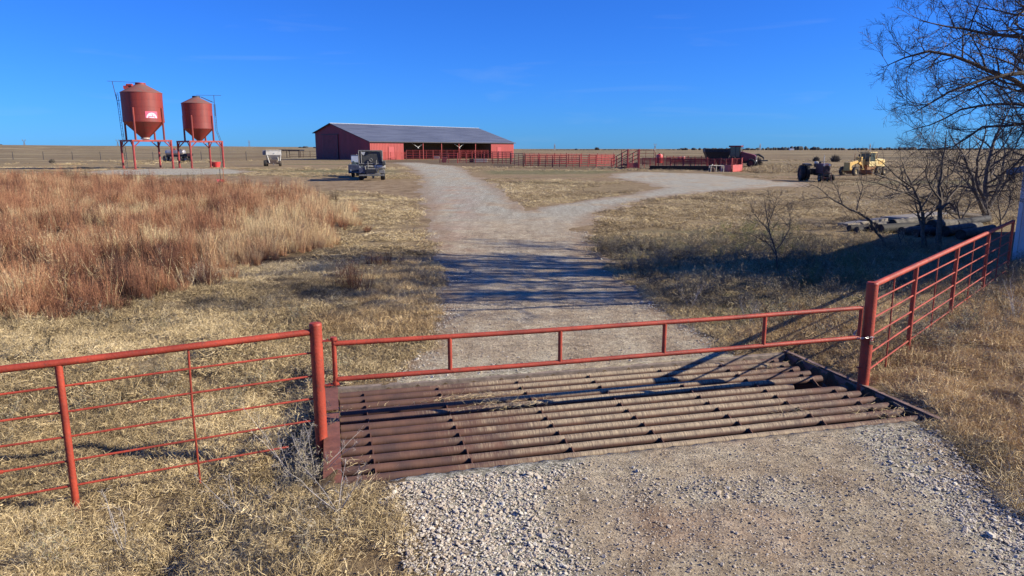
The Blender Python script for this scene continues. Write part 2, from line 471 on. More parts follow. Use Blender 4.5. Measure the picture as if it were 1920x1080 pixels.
def road_mat():
    m = bpy.data.materials.new('crushed_rock'); m.use_nodes = True
    nt = m.node_tree; N = nt.nodes; L = nt.links; b = N['Principled BSDF']
    b.inputs['Roughness'].default_value = .9; b.inputs['Specular IOR Level'].default_value = .2
    g = N.new('ShaderNodeNewGeometry')
    def noise(scale, detail=5, rough=.6, st=None):
        n = N.new('ShaderNodeTexNoise'); n.inputs['Scale'].default_value = scale; n.inputs['Detail'].default_value = detail; n.inputs['Roughness'].default_value = rough
        L.new(g.outputs['Position'], n.inputs['Vector']); return n.outputs['Fac']
    def ramp(f, stops):
        r = N.new('ShaderNodeValToRGB'); e = r.color_ramp.elements
        while len(e) < len(stops): e.new(.5)
        for i, (p, c) in enumerate(stops): e[i].position = p; e[i].color = (*c, 1)
        L.new(f, r.inputs['Fac']); return r.outputs['Color']
    def mix(f, a, c, mode='MIX'):
        x = N.new('ShaderNodeMixRGB'); x.blend_type = mode
        if isinstance(f, (int, float)): x.inputs['Fac'].default_value = f
        else: L.new(f, x.inputs['Fac'])
        for s, k in ((a, 'Color1'), (c, 'Color2')):
            if isinstance(s, tuple): x.inputs[k].default_value = (*s, 1)
            else: L.new(s, x.inputs[k])
        return x.outputs['Color']
    v = N.new('ShaderNodeTexVoronoi'); v.inputs['Scale'].default_value = 42; v.inputs['Randomness'].default_value = 1
    L.new(g.outputs['Position'], v.inputs['Vector'])
    sp = N.new('ShaderNodeSeparateColor'); L.new(v.outputs['Color'], sp.inputs['Color'])
    stone = ramp(sp.outputs[0], [(0, (.12, .11, .08)), (.35, (.29, .275, .21)), (.7, (.45, .425, .33)), (1, (.60, .57, .46))])
    pack = ramp(noise(1.3, 7, .7), [(.34, (.29, .225, .15)), (.5, (.435, .36, .245)), (.66, (.51, .45, .32))])
    packf = ramp(noise(30, 6, .8), [(.38, (.45, .42, .4)), (.58, (1.22, 1.22, 1.22))])
    pack = mix(.9, pack, packf, 'MULTIPLY')
    at = N.new('ShaderNodeAttribute'); at.attribute_name = 'loose'
    c = mix(at.outputs['Fac'], pack, stone)
    a2 = N.new('ShaderNodeAttribute'); a2.attribute_name = 'redd'
    c = mix(a2.outputs['Fac'], c, (.36, .20, .14))
    L.new(c, b.inputs['Base Color'])
    spk = ramp(noise(5.5, 9, .8), [(.38, (.62, .63, .65)), (.60, (1.24, 1.24, 1.22))])
    c2_ = mix(.85, c, spk, 'MULTIPLY')
    mpp = N.new('ShaderNodeMapping'); mpp.inputs['Scale'].default_value = (2.4, .22, 1); mpp.inputs['Rotation'].default_value = (0, 0, .05); L.new(g.outputs['Position'], mpp.inputs['Vector'])
    nn_ = N.new('ShaderNodeTexNoise'); nn_.inputs['Scale'].default_value = 1; nn_.inputs['Detail'].default_value = 6; nn_.inputs['Roughness'].default_value = .7; L.new(mpp.outputs['Vector'], nn_.inputs['Vector'])
    rut = ramp(nn_.outputs['Fac'], [(.38, (.80, .76, .72)), (.6, (1.08, 1.08, 1.08))])
    c3_ = mix(.7, c2_, rut, 'MULTIPLY')
    ae = N.new('ShaderNodeAttribute'); ae.attribute_name = 'edge'
    en = ramp(noise(3.5, 7, .8), [(.38, (0, 0, 0)), (.6, (1, 1, 1))])
    em = N.new('ShaderNodeMath'); em.operation = 'MULTIPLY'; L.new(ae.outputs['Fac'], em.inputs[0]); L.new(en, em.inputs[1])
    c4_ = mix(em.outputs[0], c3_, (.25, .165, .095))
    L.new(c4_, b.inputs['Base Color'])
    v2 = N.new('ShaderNodeMath'); v2.operation = 'SUBTRACT'; v2.inputs[0].default_value = 1; L.new(v.outputs['Distance'], v2.inputs[1])
    bp = N.new('ShaderNodeBump'); bp.inputs['Strength'].default_value = .5; bp.inputs['Distance'].default_value = .02
    L.new(v2.outputs[0], bp.inputs['Height'])
    bp2 = N.new('ShaderNodeBump'); bp2.inputs['Strength'].default_value = .9; bp2.inputs['Distance'].default_value = .025
    L.new(noise(34, 9, .85), bp2.inputs['Height']); L.new(bp.outputs['Normal'], bp2.inputs['Normal'])
    L.new(bp2.outputs['Normal'], b.inputs['Normal'])
    return m
ROADM = road_mat()
def loose_mask(x, y):
    """0 on the packed wheel tracks, 1 on loose gravel at the sides"""
    s = sd_road(x, y)
    n = fbm(x * .8, y * .8, 4)
    m = sm((s + .55 + (n - .5) * 2.6) / .8) * .85
    m = np.maximum(m, sm((n - .56) / .14) * .35)
    # left shoulder right in front of the guard is clean white rock
    q = poly([(640, 905), (900, 868), (1040, 870), (990, 960), (1010, 1100), (780, 1100)])
    m = np.maximum(m, sm(1 - (sdist(q, x, y) + (n - .5) * .8) / .4))
    q2 = poly([(1640, 800), (1790, 830), (1925, 960), (1925, 1060), (1720, 900)])
    m = np.maximum(m, sm(1 - (sdist(q2, x, y) + (n - .5) * .8) / .5) * .9)
    m = np.maximum(m, sm((y - 24) / 16) * sm((n - .30) / .2))
    return np.clip(m, 0, 1)
def road_sheet(name, P, xs, ys, edge=.35):
    def zf(x, y):
        s = sdist(P, x, y)
        sc = np.clip(np.hypot(x, y) / 25, .6, 3)
        a, b = gab(x, y)
        k = sm(np.minimum(np.abs(b + .02), np.abs(b - GD - .02)) / .5)
        s2 = s + (fbm(x * 1.3 / sc, y * 1.3 / sc, 4) - .5) * 2.6 * edge * sc * k + (fbm(x * .35, y * .35, 3) - .5) * 1.8 * k * sm((y - 12) / 12)
        micro = (fbm(x * 7, y * 7, 3) - .5) * .035 * sm((30 - y) / 20) * k
        base = np.where((b > .03) & (b < GD - .03) & (a > -.5) & (a < GW + .5), -.75, zg(x, y))
        return base + np.clip(-s2 * .10, -.10, .012) + np.clip(micro, -.012, .03) * (s2 < -.1)
    X, Y = np.meshgrid(xs, ys)
    keep = sdist(P, X.ravel(), Y.ravel()) < 1.2
    me, V = grid_mesh(name, xs, ys, zf, keep)
    x, y = V[:, 0], V[:, 1]
    attr(me, 'loose', loose_mask(x, y))
    q = poly([(820, 400), (850, 350), (875, 350), (850, 420), (830, 470)])
    q2 = poly([(1280, 850), (1420, 835), (1440, 1080), (1250, 1080)])
    n = fbm(x * .9, y * .9, 3)
    attr(me, 'redd', np.maximum(sm(1 - sdist(q, x, y) / 2) * .30 * sm((n - .35) / .3), sm(1 - sdist(q2, x, y) / .8) * .25 * sm((n - .4) / .3)))
    attr(me, 'edge', sm(1 + (sdist(P, x, y) + .1) / (.5 + .014 * np.hypot(x, y))) * (1 - np.minimum(1, (np.abs(gab(x, y)[1] - 1.4) < 1.9))))
    me.materials.append(ROADM)
    return tag(link(name, me), kind='structure')
road_sheet('near_road', ROAD_NEAR, axis([(-4, .09), (10, .09)]), axis([(-42, 2), (0, .15), (4, .06), (12, .06)]))
road_sheet('far_road', ROAD_FAR, axis([(-42, .5), (-8, .15), (8, .15), (42, .4)]), axis([(8.0, .06), (14, .08), (30, .2), (70, .5), (170, 1.6)]))
road_sheet('gravel_pad', PAD, axis([(-95, .6), (-35, .6)]), axis([(70, .6), (150, .9)]), edge=.8)

# ---------------------------------------------------------------- cattle guard
RUST = mat('rusty_pipe', (.125, .058, .036), rough=.6, var=.35, scale=5, bump=.35, bscale=70)
def muddy():
    m = bpy.data.materials.new('rusty_pipe_with_mud'); m.use_nodes = True
    nt = m.node_tree; N = nt.nodes; L = nt.links; b = N['Principled BSDF']
    b.inputs['Roughness'].default_value = .75
    tc = N.new('ShaderNodeTexCoord')
    n = N.new('ShaderNodeTexNoise'); n.inputs['Scale'].default_value = 4; n.inputs['Detail'].default_value = 6; L.new(tc.outputs['Object'], n.inputs['Vector'])
    r = N.new('ShaderNodeValToRGB'); L.new(n.outputs['Fac'], r.inputs['Fac'])
    r.color_ramp.elements[0].position = .35; r.color_ramp.elements[0].color = (.075, .04, .032, 1)
    r.color_ramp.elements[1].position = .66; r.color_ramp.elements[1].color = (.145, .070, .044, 1)
    # caked mud where the tyres cross (middle of the span) and on the upper side of each pipe
    sx = N.new('ShaderNodeSeparateXYZ'); L.new(tc.outputs['Object'], sx.inputs[0])
    mr = N.new('ShaderNodeValToRGB'); e = mr.color_ramp.elements
    while len(e) < 6: e.new(.5)
    for i, (p, c) in enumerate([(.10, 0), (.28, .45), (.44, .9), (.62, .85), (.82, .5), (.95, .15)]):
        e[i].position = p; e[i].color = (c, c, c, 1)
    d = N.new('ShaderNodeMath'); d.operation = 'DIVIDE'; d.inputs[1].default_value = 7.05; L.new(sx.outputs['X'], d.inputs[0]); L.new(d.outputs[0], mr.inputs['Fac'])
    mp = N.new('ShaderNodeMapping'); mp.inputs['Scale'].default_value = (30, 3, 3); L.new(tc.outputs['Object'], mp.inputs['Vector'])
    n2 = N.new('ShaderNodeTexNoise'); n2.inputs['Scale'].default_value = 2.0; n2.inputs['Detail'].default_value = 7; n2.inputs['Roughness'].default_value = .7; L.new(mp.outputs['Vector'], n2.inputs['Vector'])
    n3 = N.new('ShaderNodeTexNoise'); n3.inputs['Scale'].default_value = 2.6; n3.inputs['Detail'].default_value = 4; L.new(tc.outputs['Object'], n3.inputs['Vector'])
    ad = N.new('ShaderNodeMath'); ad.operation = 'ADD'; L.new(mr.outputs['Color'], ad.inputs[0]); L.new(n2.outputs['Fac'], ad.inputs[1])
    ad2 = N.new('ShaderNodeMath'); ad2.operation = 'ADD'; L.new(ad.outputs[0], ad2.inputs[0]); L.new(n3.outputs['Fac'], ad2.inputs[1])
    rr_ = N.new('ShaderNodeMapRange'); rr_.inputs[1].default_value = 1.20; rr_.inputs[2].default_value = 1.75; L.new(ad2.outputs[0], rr_.inputs[0])
    g = N.new('ShaderNodeNewGeometry'); sn = N.new('ShaderNodeSeparateXYZ'); L.new(g.outputs['Normal'], sn.inputs[0])
    up = N.new('ShaderNodeMapRange'); up.inputs[1].default_value = .10; up.inputs[2].default_value = .65; L.new(sn.outputs['Z'], up.inputs[0])
    mu = N.new('ShaderNodeMath'); mu.operation = 'MULTIPLY'; L.new(rr_.outputs[0], mu.inputs[0]); L.new(up.outputs[0], mu.inputs[1])
    mx = N.new('ShaderNodeMixRGB'); L.new(mu.outputs[0], mx.inputs['Fac']); L.new(r.outputs['Color'], mx.inputs['Color1'])
    r4 = N.new('ShaderNodeValToRGB'); L.new(n2.outputs['Fac'], r4.inputs['Fac'])
    r4.color_ramp.elements[0].position = .35; r4.color_ramp.elements[0].color = (.11, .08, .055, 1)
    r4.color_ramp.elements[1].position = .65; r4.color_ramp.elements[1].color = (.46, .36, .225, 1)
    L.new(r4.outputs['Color'], mx.inputs['Color2']); L.new(mx.outputs['Color'], b.inputs['Base Color'])
    bp = N.new('ShaderNodeBump'); bp.inputs['Strength'].default_value = .5; bp.inputs['Distance'].default_value = .006
    L.new(n2.outputs['Fac'], bp.inputs['Height']); L.new(bp.outputs['Normal'], b.inputs['Normal'])
    return m
MUD = muddy()
cg = thing('cattle_guard', 'rusty steel cattle guard of parallel pipes over a pit in the gravel road', 'cattle guard', (GO[0], GO[1], 0), atan2(GU[1], GU[0]))
PR = .051
NP = 12
for k in range(NP):
    b = .16 + k * (GD - .34) / (NP - 1)
    x1 = 6.98 - .02 * k
    if k == 6: x1 = 6.2
    z = -.06 + random.uniform(-.004, .004)
    pts = [(.09, b, z)] + [(t, b + random.uniform(-.003, .003), z + random.uniform(-.004, .004)) for t in (1.5, 3, 4.6, 5.9)] + [(x1, b, z)]
    MB().tube(pts, PR, 14).build('pipe', MUD, cg)
for i, a in enumerate((.42, 1.42, 2.55, 3.62, 4.75, 5.75, 6.66)):
    o = MB()
    o.box((a, GD / 2, -.17), (.012, GD - .1, .17))
    for k in range(NP - 1):                      # saddles standing up between the pipes
        b = .16 + (k + .5) * (GD - .34) / (NP - 1)
        o.prism([(b - .10, -.10), (b + .09, -.10), (b + .065, -.02), (b - .02, -.055)], a - .006, a + .006, 'YZ')
    o.build('cross_support', RUST, cg, smooth=False)
o = MB(); o.box((GW / 2, .0, -.14), (GW - .1, .10, .20)); o.build('edge_beam', mat('dusty_steel', (.22, .17, .13), .8, var=.35, scale=8, bump=.3), cg, bevel=.006)
o = MB(); o.box((GW / 2, GD, -.098), (GW - .1, .10, .20)); o.build('edge_beam', MATS['dusty_steel'], cg, bevel=.006)
mat('channel_brown', (.19, .075, .045), .65, var=.3, scale=5, bump=.3)
o = MB(); o.box((-.01, .97, .002), (.18, 1.98, .014)); o.box((-.09, .97, -.11), (.012, 1.98, .2)); o.build('side_channel', MATS['channel_brown'], cg, smooth=False)
o = MB(); o.box((-.01, 2.50, .004), (.17, .86, .012)); o.box((-.09, 2.50, -.10), (.012, .86, .2)); o.build('side_channel', MATS['channel_brown'], cg, smooth=False)
o = MB(); o.box((-.01, -.16, -.13), (.17, .22, .30)); o.build('end_plate', RUST, cg, bevel=.01)
o = MB(); o.box((GW + .03, GD / 2 - .08, .015), (.11, GD + .3, .012), ry=.18); o.box((GW - .01, GD / 2, -.06), (.012, GD + .1, .12)); o.build('side_angle', mat('rusty_grey', (.20, .13, .105), .65, var=.35, scale=6, bump=.3), cg, smooth=False)
o = MB(); o.box((-.01, 1.50, -.0125), (.09, .16, .003)); o.build('tag_plate', mat('worn_white_tag', (.62, .62, .60), .5, var=.5, scale=30), cg, smooth=False)

# ---------------------------------------------------------------- left pipe fence with the hinge post
def pipe_post(parent, p, z0, z1, r, cap=True, m=RED, n=18, name='post'):
    prof = [(r, z0), (r, z1 - r * .6)]
    if cap: prof += [(r * 1.04, z1 - r * .6), (r * 1.04, z1 - r * .45), (r * .9, z1 - r * .18), (r * .55, z1 - .01), (0.0001, z1)]
    else: prof += [(r, z1)]
    o = MB().lathe(prof, n)
    return o.build(name, m, parent, loc=(p[0], p[1], 0))
LP = Vector((-2.15, 7.55, 0)); LD = Vector((-.912, -.41, 0))
lf = thing('pipe_fence', 'red pipe fence at lower left, running up to the gate hinge post', 'fence', (LP.x, LP.y, 0), group='red pipe fences at the gate')
def L_(t, z): return LD * t + Vector((0, 0, z))
pipe_post(lf, (0, 0), -.75, 1.345, .067, name='hinge_post', n=24)
MB().tube([L_(.06, 1.235), L_(2.4, 1.185), L_(5.6, 1.14), L_(8.8, 1.09)], .036, 14).build('top_rail', RED, lf)
for t, zt in ((2.42, 1.16), (5.62, 1.12), (8.8, 1.07)):
    pipe_post(lf, L_(t, 0)[:2], -.55, zt, .034, cap=False)
for i, (z0, z1) in enumerate(((1.00, .947), (.735, .686), (.475, .43), (.22, .18), (-.045, -.083))):
    t0 = .05 if i < 4 else .36
    pts = [L_(t0, z0), L_(1.25, (z0 + z1) / 2 + .004), L_(2.4, z1), L_(3.3, z1 - .015 + random.uniform(-.01, .01)), L_(5.6, z1 - .05), L_(8.8, z1 - .1)]
    o = MB().tube(pts, .0115, 8)
    if i in (1, 3): o.tube([L_(2.98, z1 - .008), L_(3.12, z1 - .010)], .019, 8)
    o.build('line_rail', RED, lf)
for t in (1.28, 4.0, 7.2):
    MB().tube([L_(t, -.30), L_(t + .01, .5), L_(t, 1.19 - .015 * t)], .012, 8).build('stay', RED, lf)

# ---------------------------------------------------------------- right pipe fence with the latch post
RP = Vector((4.84, 9.37, 0)); RD = Vector((.675, .738, 0))
rf = thing('pipe_fence', 'red pipe fence at right, running from the chained gate post back to the shed', 'fence', (RP.x, RP.y, 0), group='red pipe fences at the gate')
def R_(t, z): return RD * t + Vector((0, 0, z))
pipe_post(rf, (0, 0), -.5, 1.46, .074, name='latch_post', n=24)
TE = 11.5
MB().tube([R_(.06, 1.40), R_(5, 1.41), R_(TE, 1.42)], .040, 14).build('top_rail', RED, rf)
for t in (2.25, 5.2, 8.3, TE):
    pipe_post(rf, R_(t, 0)[:2], -.3, 1.40, .036, cap=False)
for z in (1.17, .92, .67, .42, .175):
    MB().tube([R_(.06, z), R_(2.2, z + random.uniform(-.01, .01)), R_(5.2, z), R_(TE, z)], .0125, 8).build('line_rail', RED, rf)
for t in (1.05, 3.7, 6.7, 9.9):
    MB().tube([R_(t, .02), R_(t + .01, .7), R_(t, 1.39)], .012, 8).build('stay', RED, rf)
MB().box((-.085, .0, .66), (.04, .06, .03)).build('latch_lug', RED, rf, smooth=False)
MB().box((-.085, 0, .25), (.03, .05, .02)).build('latch_lug', RED, rf, smooth=False)

# ---------------------------------------------------------------- the gate
gt = thing('swing_gate', 'long low red pipe gate of two rails closed across the cattle guard', 'gate', (LP.x, LP.y, 0))
GE = (RP - LP); GLn = GE.length; GE.normalize()
def T_(t, z): return GE * t + Vector((0, 0, z))
s0, s1 = .185, GLn - .14
MB().tube([T_(s0, 1.085), T_(2.4, 1.075), T_(5, 1.08), T_(s1, 1.10)], .029, 14).build('top_rail', RED, gt)
MB().tube([T_(s0 + .02, .672), T_(2.4, .664), T_(5, .672), T_(s1, .69)], .029, 14).build('bottom_rail', RED, gt)
for px in (843, 1051, 1246, 1433):
    t = 0
    best = min(((abs(( (LP + GE * tt).x / ((LP + GE * tt).y * CP + (H - .9) * SP)) * F + 960 - px), tt) for tt in np.arange(.5, 7, .01)))
    t = best[1]
    MB().tube([T_(t, .68), T_(t, 1.075)], .026, 12).build('upright', RED, gt)
MB().tube([T_(s0, .60), T_(s0, 1.15)], .026, 12).build('hinge_upright', RED, gt)
MB().tube([T_(s1, .66), T_(s1, 1.125)], .028, 12).build('latch_upright', RED, gt)
for z in (1.125, .615):
    o = MB(); p = T_(.13, z); o.box(p, (.20, .055, .012), rz=atan2(GE.y, GE.x)); o.tube([T_(s0, z + .004), T_(s0, z + .035)], .036, 12)
    o.tube([T_(.12, z), T_(.12, z + .02)], .014, 6); o.build('hinge', RED, gt, smooth=False)

# chain and padlock
STEEL = mat('galvanised_steel', (.45, .45, .44), rough=.35, metal=.85, var=.3, scale=30)
BRASS = mat('dull_brass', (.32, .25, .14), rough=.4, metal=.7, var=.2, scale=20)
ch = thing('chain', 'steel chain looped round the right gate post and the gate end', 'chain', (RP.x, RP.y, .72))
def chain_link(c, d, roll):
    o = MB(); d = Vector(d).normalized(); u = d.orthogonal().normalized(); w = d.cross(u)
    u2 = u * cos(roll) + w * sin(roll)
    pts = [Vector(c) + d * (.020 * cos(a)) + u2 * (.011 * sin(a)) for a in [2 * pi * i / 10 for i in range(11)]]
    o.tube(pts, .0036, 6, cap=False); return o
loop = []
for i in range(22):
    a = 2 * pi * i / 22
    rx_, ry_ = .135, .088
    q = GE * (rx_ * cos(a) - .06) + Vector((-GE.y, GE.x, 0)) * (ry_ * sin(a)) + Vector((0, 0, .035 * sin(a) - .02 * cos(2 * a)))
    loop.append(q)
for i in range(22):
    d = loop[(i + 1) % 22] - loop[i]
    chain_link(loop[i], d, (i % 2) * pi / 2 + .3).build('link', STEEL, ch)
pl = thing('padlock', 'small brass padlock hanging from the chain on the right gate post', 'padlock', (RP.x + .005, RP.y - .105, .63))
MB().box((0, 0, 0), (.048, .022, .05)).build('body', BRASS, pl, bevel=.005)
MB().tube([(.015 * cos(a), 0, .024 + .03 * sin(a)) if True else 0 for a in [pi * i / 8 for i in range(9)]], .0045, 6).build('shackle', STEEL, pl)
# ---------------------------------------------------------------- barn
def corrug(name, col, col2, period, rough=.5, metal=.0, axis_='X', depth=.02):
    """ribbed sheet metal: real ribs come from geometry, the material adds weathering"""
    return mat(name, col, rough=rough, metal=metal, col2=col2, scale=.5, stretch=(1, 1, .25), bump=.1, bscale=8)
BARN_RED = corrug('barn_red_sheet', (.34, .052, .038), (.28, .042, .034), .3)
BARN_SHADED = corrug('barn_shaded_sheet', (.27, .026, .032), (.20, .02, .026), .3)  # the front wall's red darkened: shade of the gable painted into the colour
ROOF_M = mat('galvanised_roof', (.15, .17, .22), rough=.55, metal=.1, col2=(.095, .11, .15), scale=.35, stretch=(.25, 2.2, 1), bump=.1, bscale=3)
TRIM = mat('dark_trim', (.05, .045, .05), .6)
WOOD_D = mat('dark_timber', (.09, .06, .045), .85, var=.4, scale=4)
BX = Vector((-41.0, 209.0, 0)); bu = Vector((41.6, 53.0, 0)).normalized(); bv = Vector((-bu.y, bu.x, 0))
barn_rz = atan2(bu.y, bu.x)
BL, BWD = 67.4, 25.2
barn = thing('barn', 'long red metal cattle barn with grey roof and open bays along its front', 'barn', BX, barn_rz)
ZE, ZR, ZB, RV = 5.25, 10.6, 8.0, 17.2           # front eave, ridge, back eave, ridge position
def ribbed_wall(o, x0, x1, z0, z1f, y, rib=.6, d=.05, plane='X'):
    """sheet wall with standing ribs. z1f(t) gives top height"""
    n = max(1, int(round((x1 - x0) / rib)))
    w = (x1 - x0) / n
    for i in range(n):
        a = x0 + i * w
        segs = [(a, 0), (a + w * .12, -d), (a + w * .24, 0), (a + w, 0)]
        for (p, dp), (q, dq) in zip(segs, segs[1:]):
            if plane == 'X':
                o.quad((p, y + dp, z0), (q, y + dq, z0), (q, y + dq, z1f(q)), (p, y + dp, z1f(p)))
            else:
                o.quad((y + dp, p, z0), (y + dq, q, z0), (y + dq, q, z1f(q)), (y + dp, p, z1f(p)))
# front wall: closed ends, open middle
OA, OB = 13.2, 54.6
for (a, b) in ((0, OA), (OB, BL)):
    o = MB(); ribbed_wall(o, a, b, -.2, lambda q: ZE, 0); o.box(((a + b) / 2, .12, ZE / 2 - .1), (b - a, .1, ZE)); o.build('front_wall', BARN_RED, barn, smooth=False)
MB().box(((OA + OB) / 2, .02, ZE - .16), (OB - OA, .18, .3)).build('lintel', TRIM, barn, smooth=False)
def gz_(q): return ZE + (ZR - ZE) * q / RV if q < RV else ZR + (ZB - ZR) * (q - RV) / (BWD - RV)
for xg, nm in ((0, 'gable_wall'), (BL, 'gable_wall')):
    o = MB()
    ribbed_wall(o, 0, RV, -.2, gz_, xg, plane='Y', d=.05 if xg == 0 else -.05); ribbed_wall(o, RV, BWD, -.2, gz_, xg, plane='Y', d=.05 if xg == 0 else -.05)
    o.build(nm, BARN_SHADED, barn, smooth=False)
o = MB(); ribbed_wall(o, 0, BL, -.2, lambda q: ZB, BWD); o.build('back_wall', BARN_SHADED, barn, smooth=False)
# interior partitions keep the bays dark
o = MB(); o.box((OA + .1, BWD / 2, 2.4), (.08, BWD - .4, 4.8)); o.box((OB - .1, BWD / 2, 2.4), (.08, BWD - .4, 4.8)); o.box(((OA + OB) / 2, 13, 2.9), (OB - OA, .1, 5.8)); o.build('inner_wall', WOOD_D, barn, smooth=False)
# roof slopes with ribs
def slope(y0, z0, y1, z1, name):
    o = MB(); n = 74; x0, x1 = -.6, BL + .6; w = (x1 - x0) / n
    for i in range(n):
        a = x0 + i * w
        segs = [(a, 0), (a + w * .10, .06), (a + w * .20, 0), (a + w, 0)]
        for (p, dp), (q, dq) in zip(segs, segs[1:]):
            o.quad((p, y0, z0 + dp), (q, y0, z0 + dq), (q, y1, z1 + dq), (p, y1, z1 + dp))
    o.box(((x0 + x1) / 2, (y0 + y1) / 2, (z0 + z1) / 2 - .10), (x1 - x0, sqrt((y1 - y0) ** 2 + (z1 - z0) ** 2), .12), rx=atan2(z1 - z0, y1 - y0))
    return o.build(name, ROOF_M, barn, smooth=False)
k0 = (ZR - ZE) / RV; k1 = (ZR - ZB) / (BWD - RV)
slope(-.5, ZE - .5 * k0 + .18, RV, ZR + .18, 'roof')
slope(RV, ZR + .18, BWD + .5, ZB - .5 * k1 + .18, 'roof')
MB().box((BL / 2, RV, ZR + .22), (BL + 1.2, .5, .08)).build('ridge_cap', mat('bright_ridge', (.6, .62, .66), .4, .3), barn, smooth=False)
MB().tube([(-.62, -.5, ZE - .5 * k0 + .12), (-.62, RV, ZR + .12), (-.62, BWD + .5, ZB - .5 * k1 + .12)], .10, 4).build('gable_trim', TRIM, barn, smooth=False)
MB().box((BL / 2, -.52, ZE - .5 * k0 + .1), (BL + 1.2, .06, .22)).build('eave_trim', TRIM, barn, smooth=False)
for i in range(1, 5):
    x = OA + (OB - OA) * i / 5.
    MB().box((x, .0, ZE / 2 - .1), (.22, .22, ZE)).build('bay_post', RED_OLD, barn, smooth=False)
# sliding door on the gable, walk doors in the front wall
o = MB(); ribbed_wall(o, 14.2, 21.6, -.1, lambda q: 7.35, -.16, plane='Y'); dr = o.build('sliding_door', mat('sliding_door_sheet', (.20, .022, .028), .5, var=.2, scale=1), barn, smooth=False)
MB().box((-.24, 17.9, 7.5), (.12, 8.4, .18)).build('door_rail', TRIM, dr, smooth=False)
MB().box((-.2, 14.2, 3.6), (.1, .14, 7.3)).build('door_frame', TRIM, dr, smooth=False)
for xd in (8.2, 59.0):
    o = MB(); o.box((xd, -.09, 1.9), (2.2, .05, 3.8)); dd = o.build('walk_door', mat('walk_door_sheet', (.37, .06, .055), .5, var=.1), barn, smooth=False)
    for sx2 in (-1.13, 1.13): MB().box((xd + sx2, -.10, 1.9), (.08, .07, 3.9)).build('door_frame', RED_OLD, dd, smooth=False)
# hanging lights inside the bays
for xx in (20.0, 39.0):
    MB().tube([(xx - 2.4, .7, ZE - .5), (xx, .7, ZE - 1.6), (xx + 2.4, .7, ZE - .4)], .07, 5).lathe([(.05, 0), (.3, -.2), (.3, -.35)], 8, (xx, .7, ZE - 1.5)).build('hanging_lamp', mat('pale_metal', (.5, .5, .48), .5), barn)

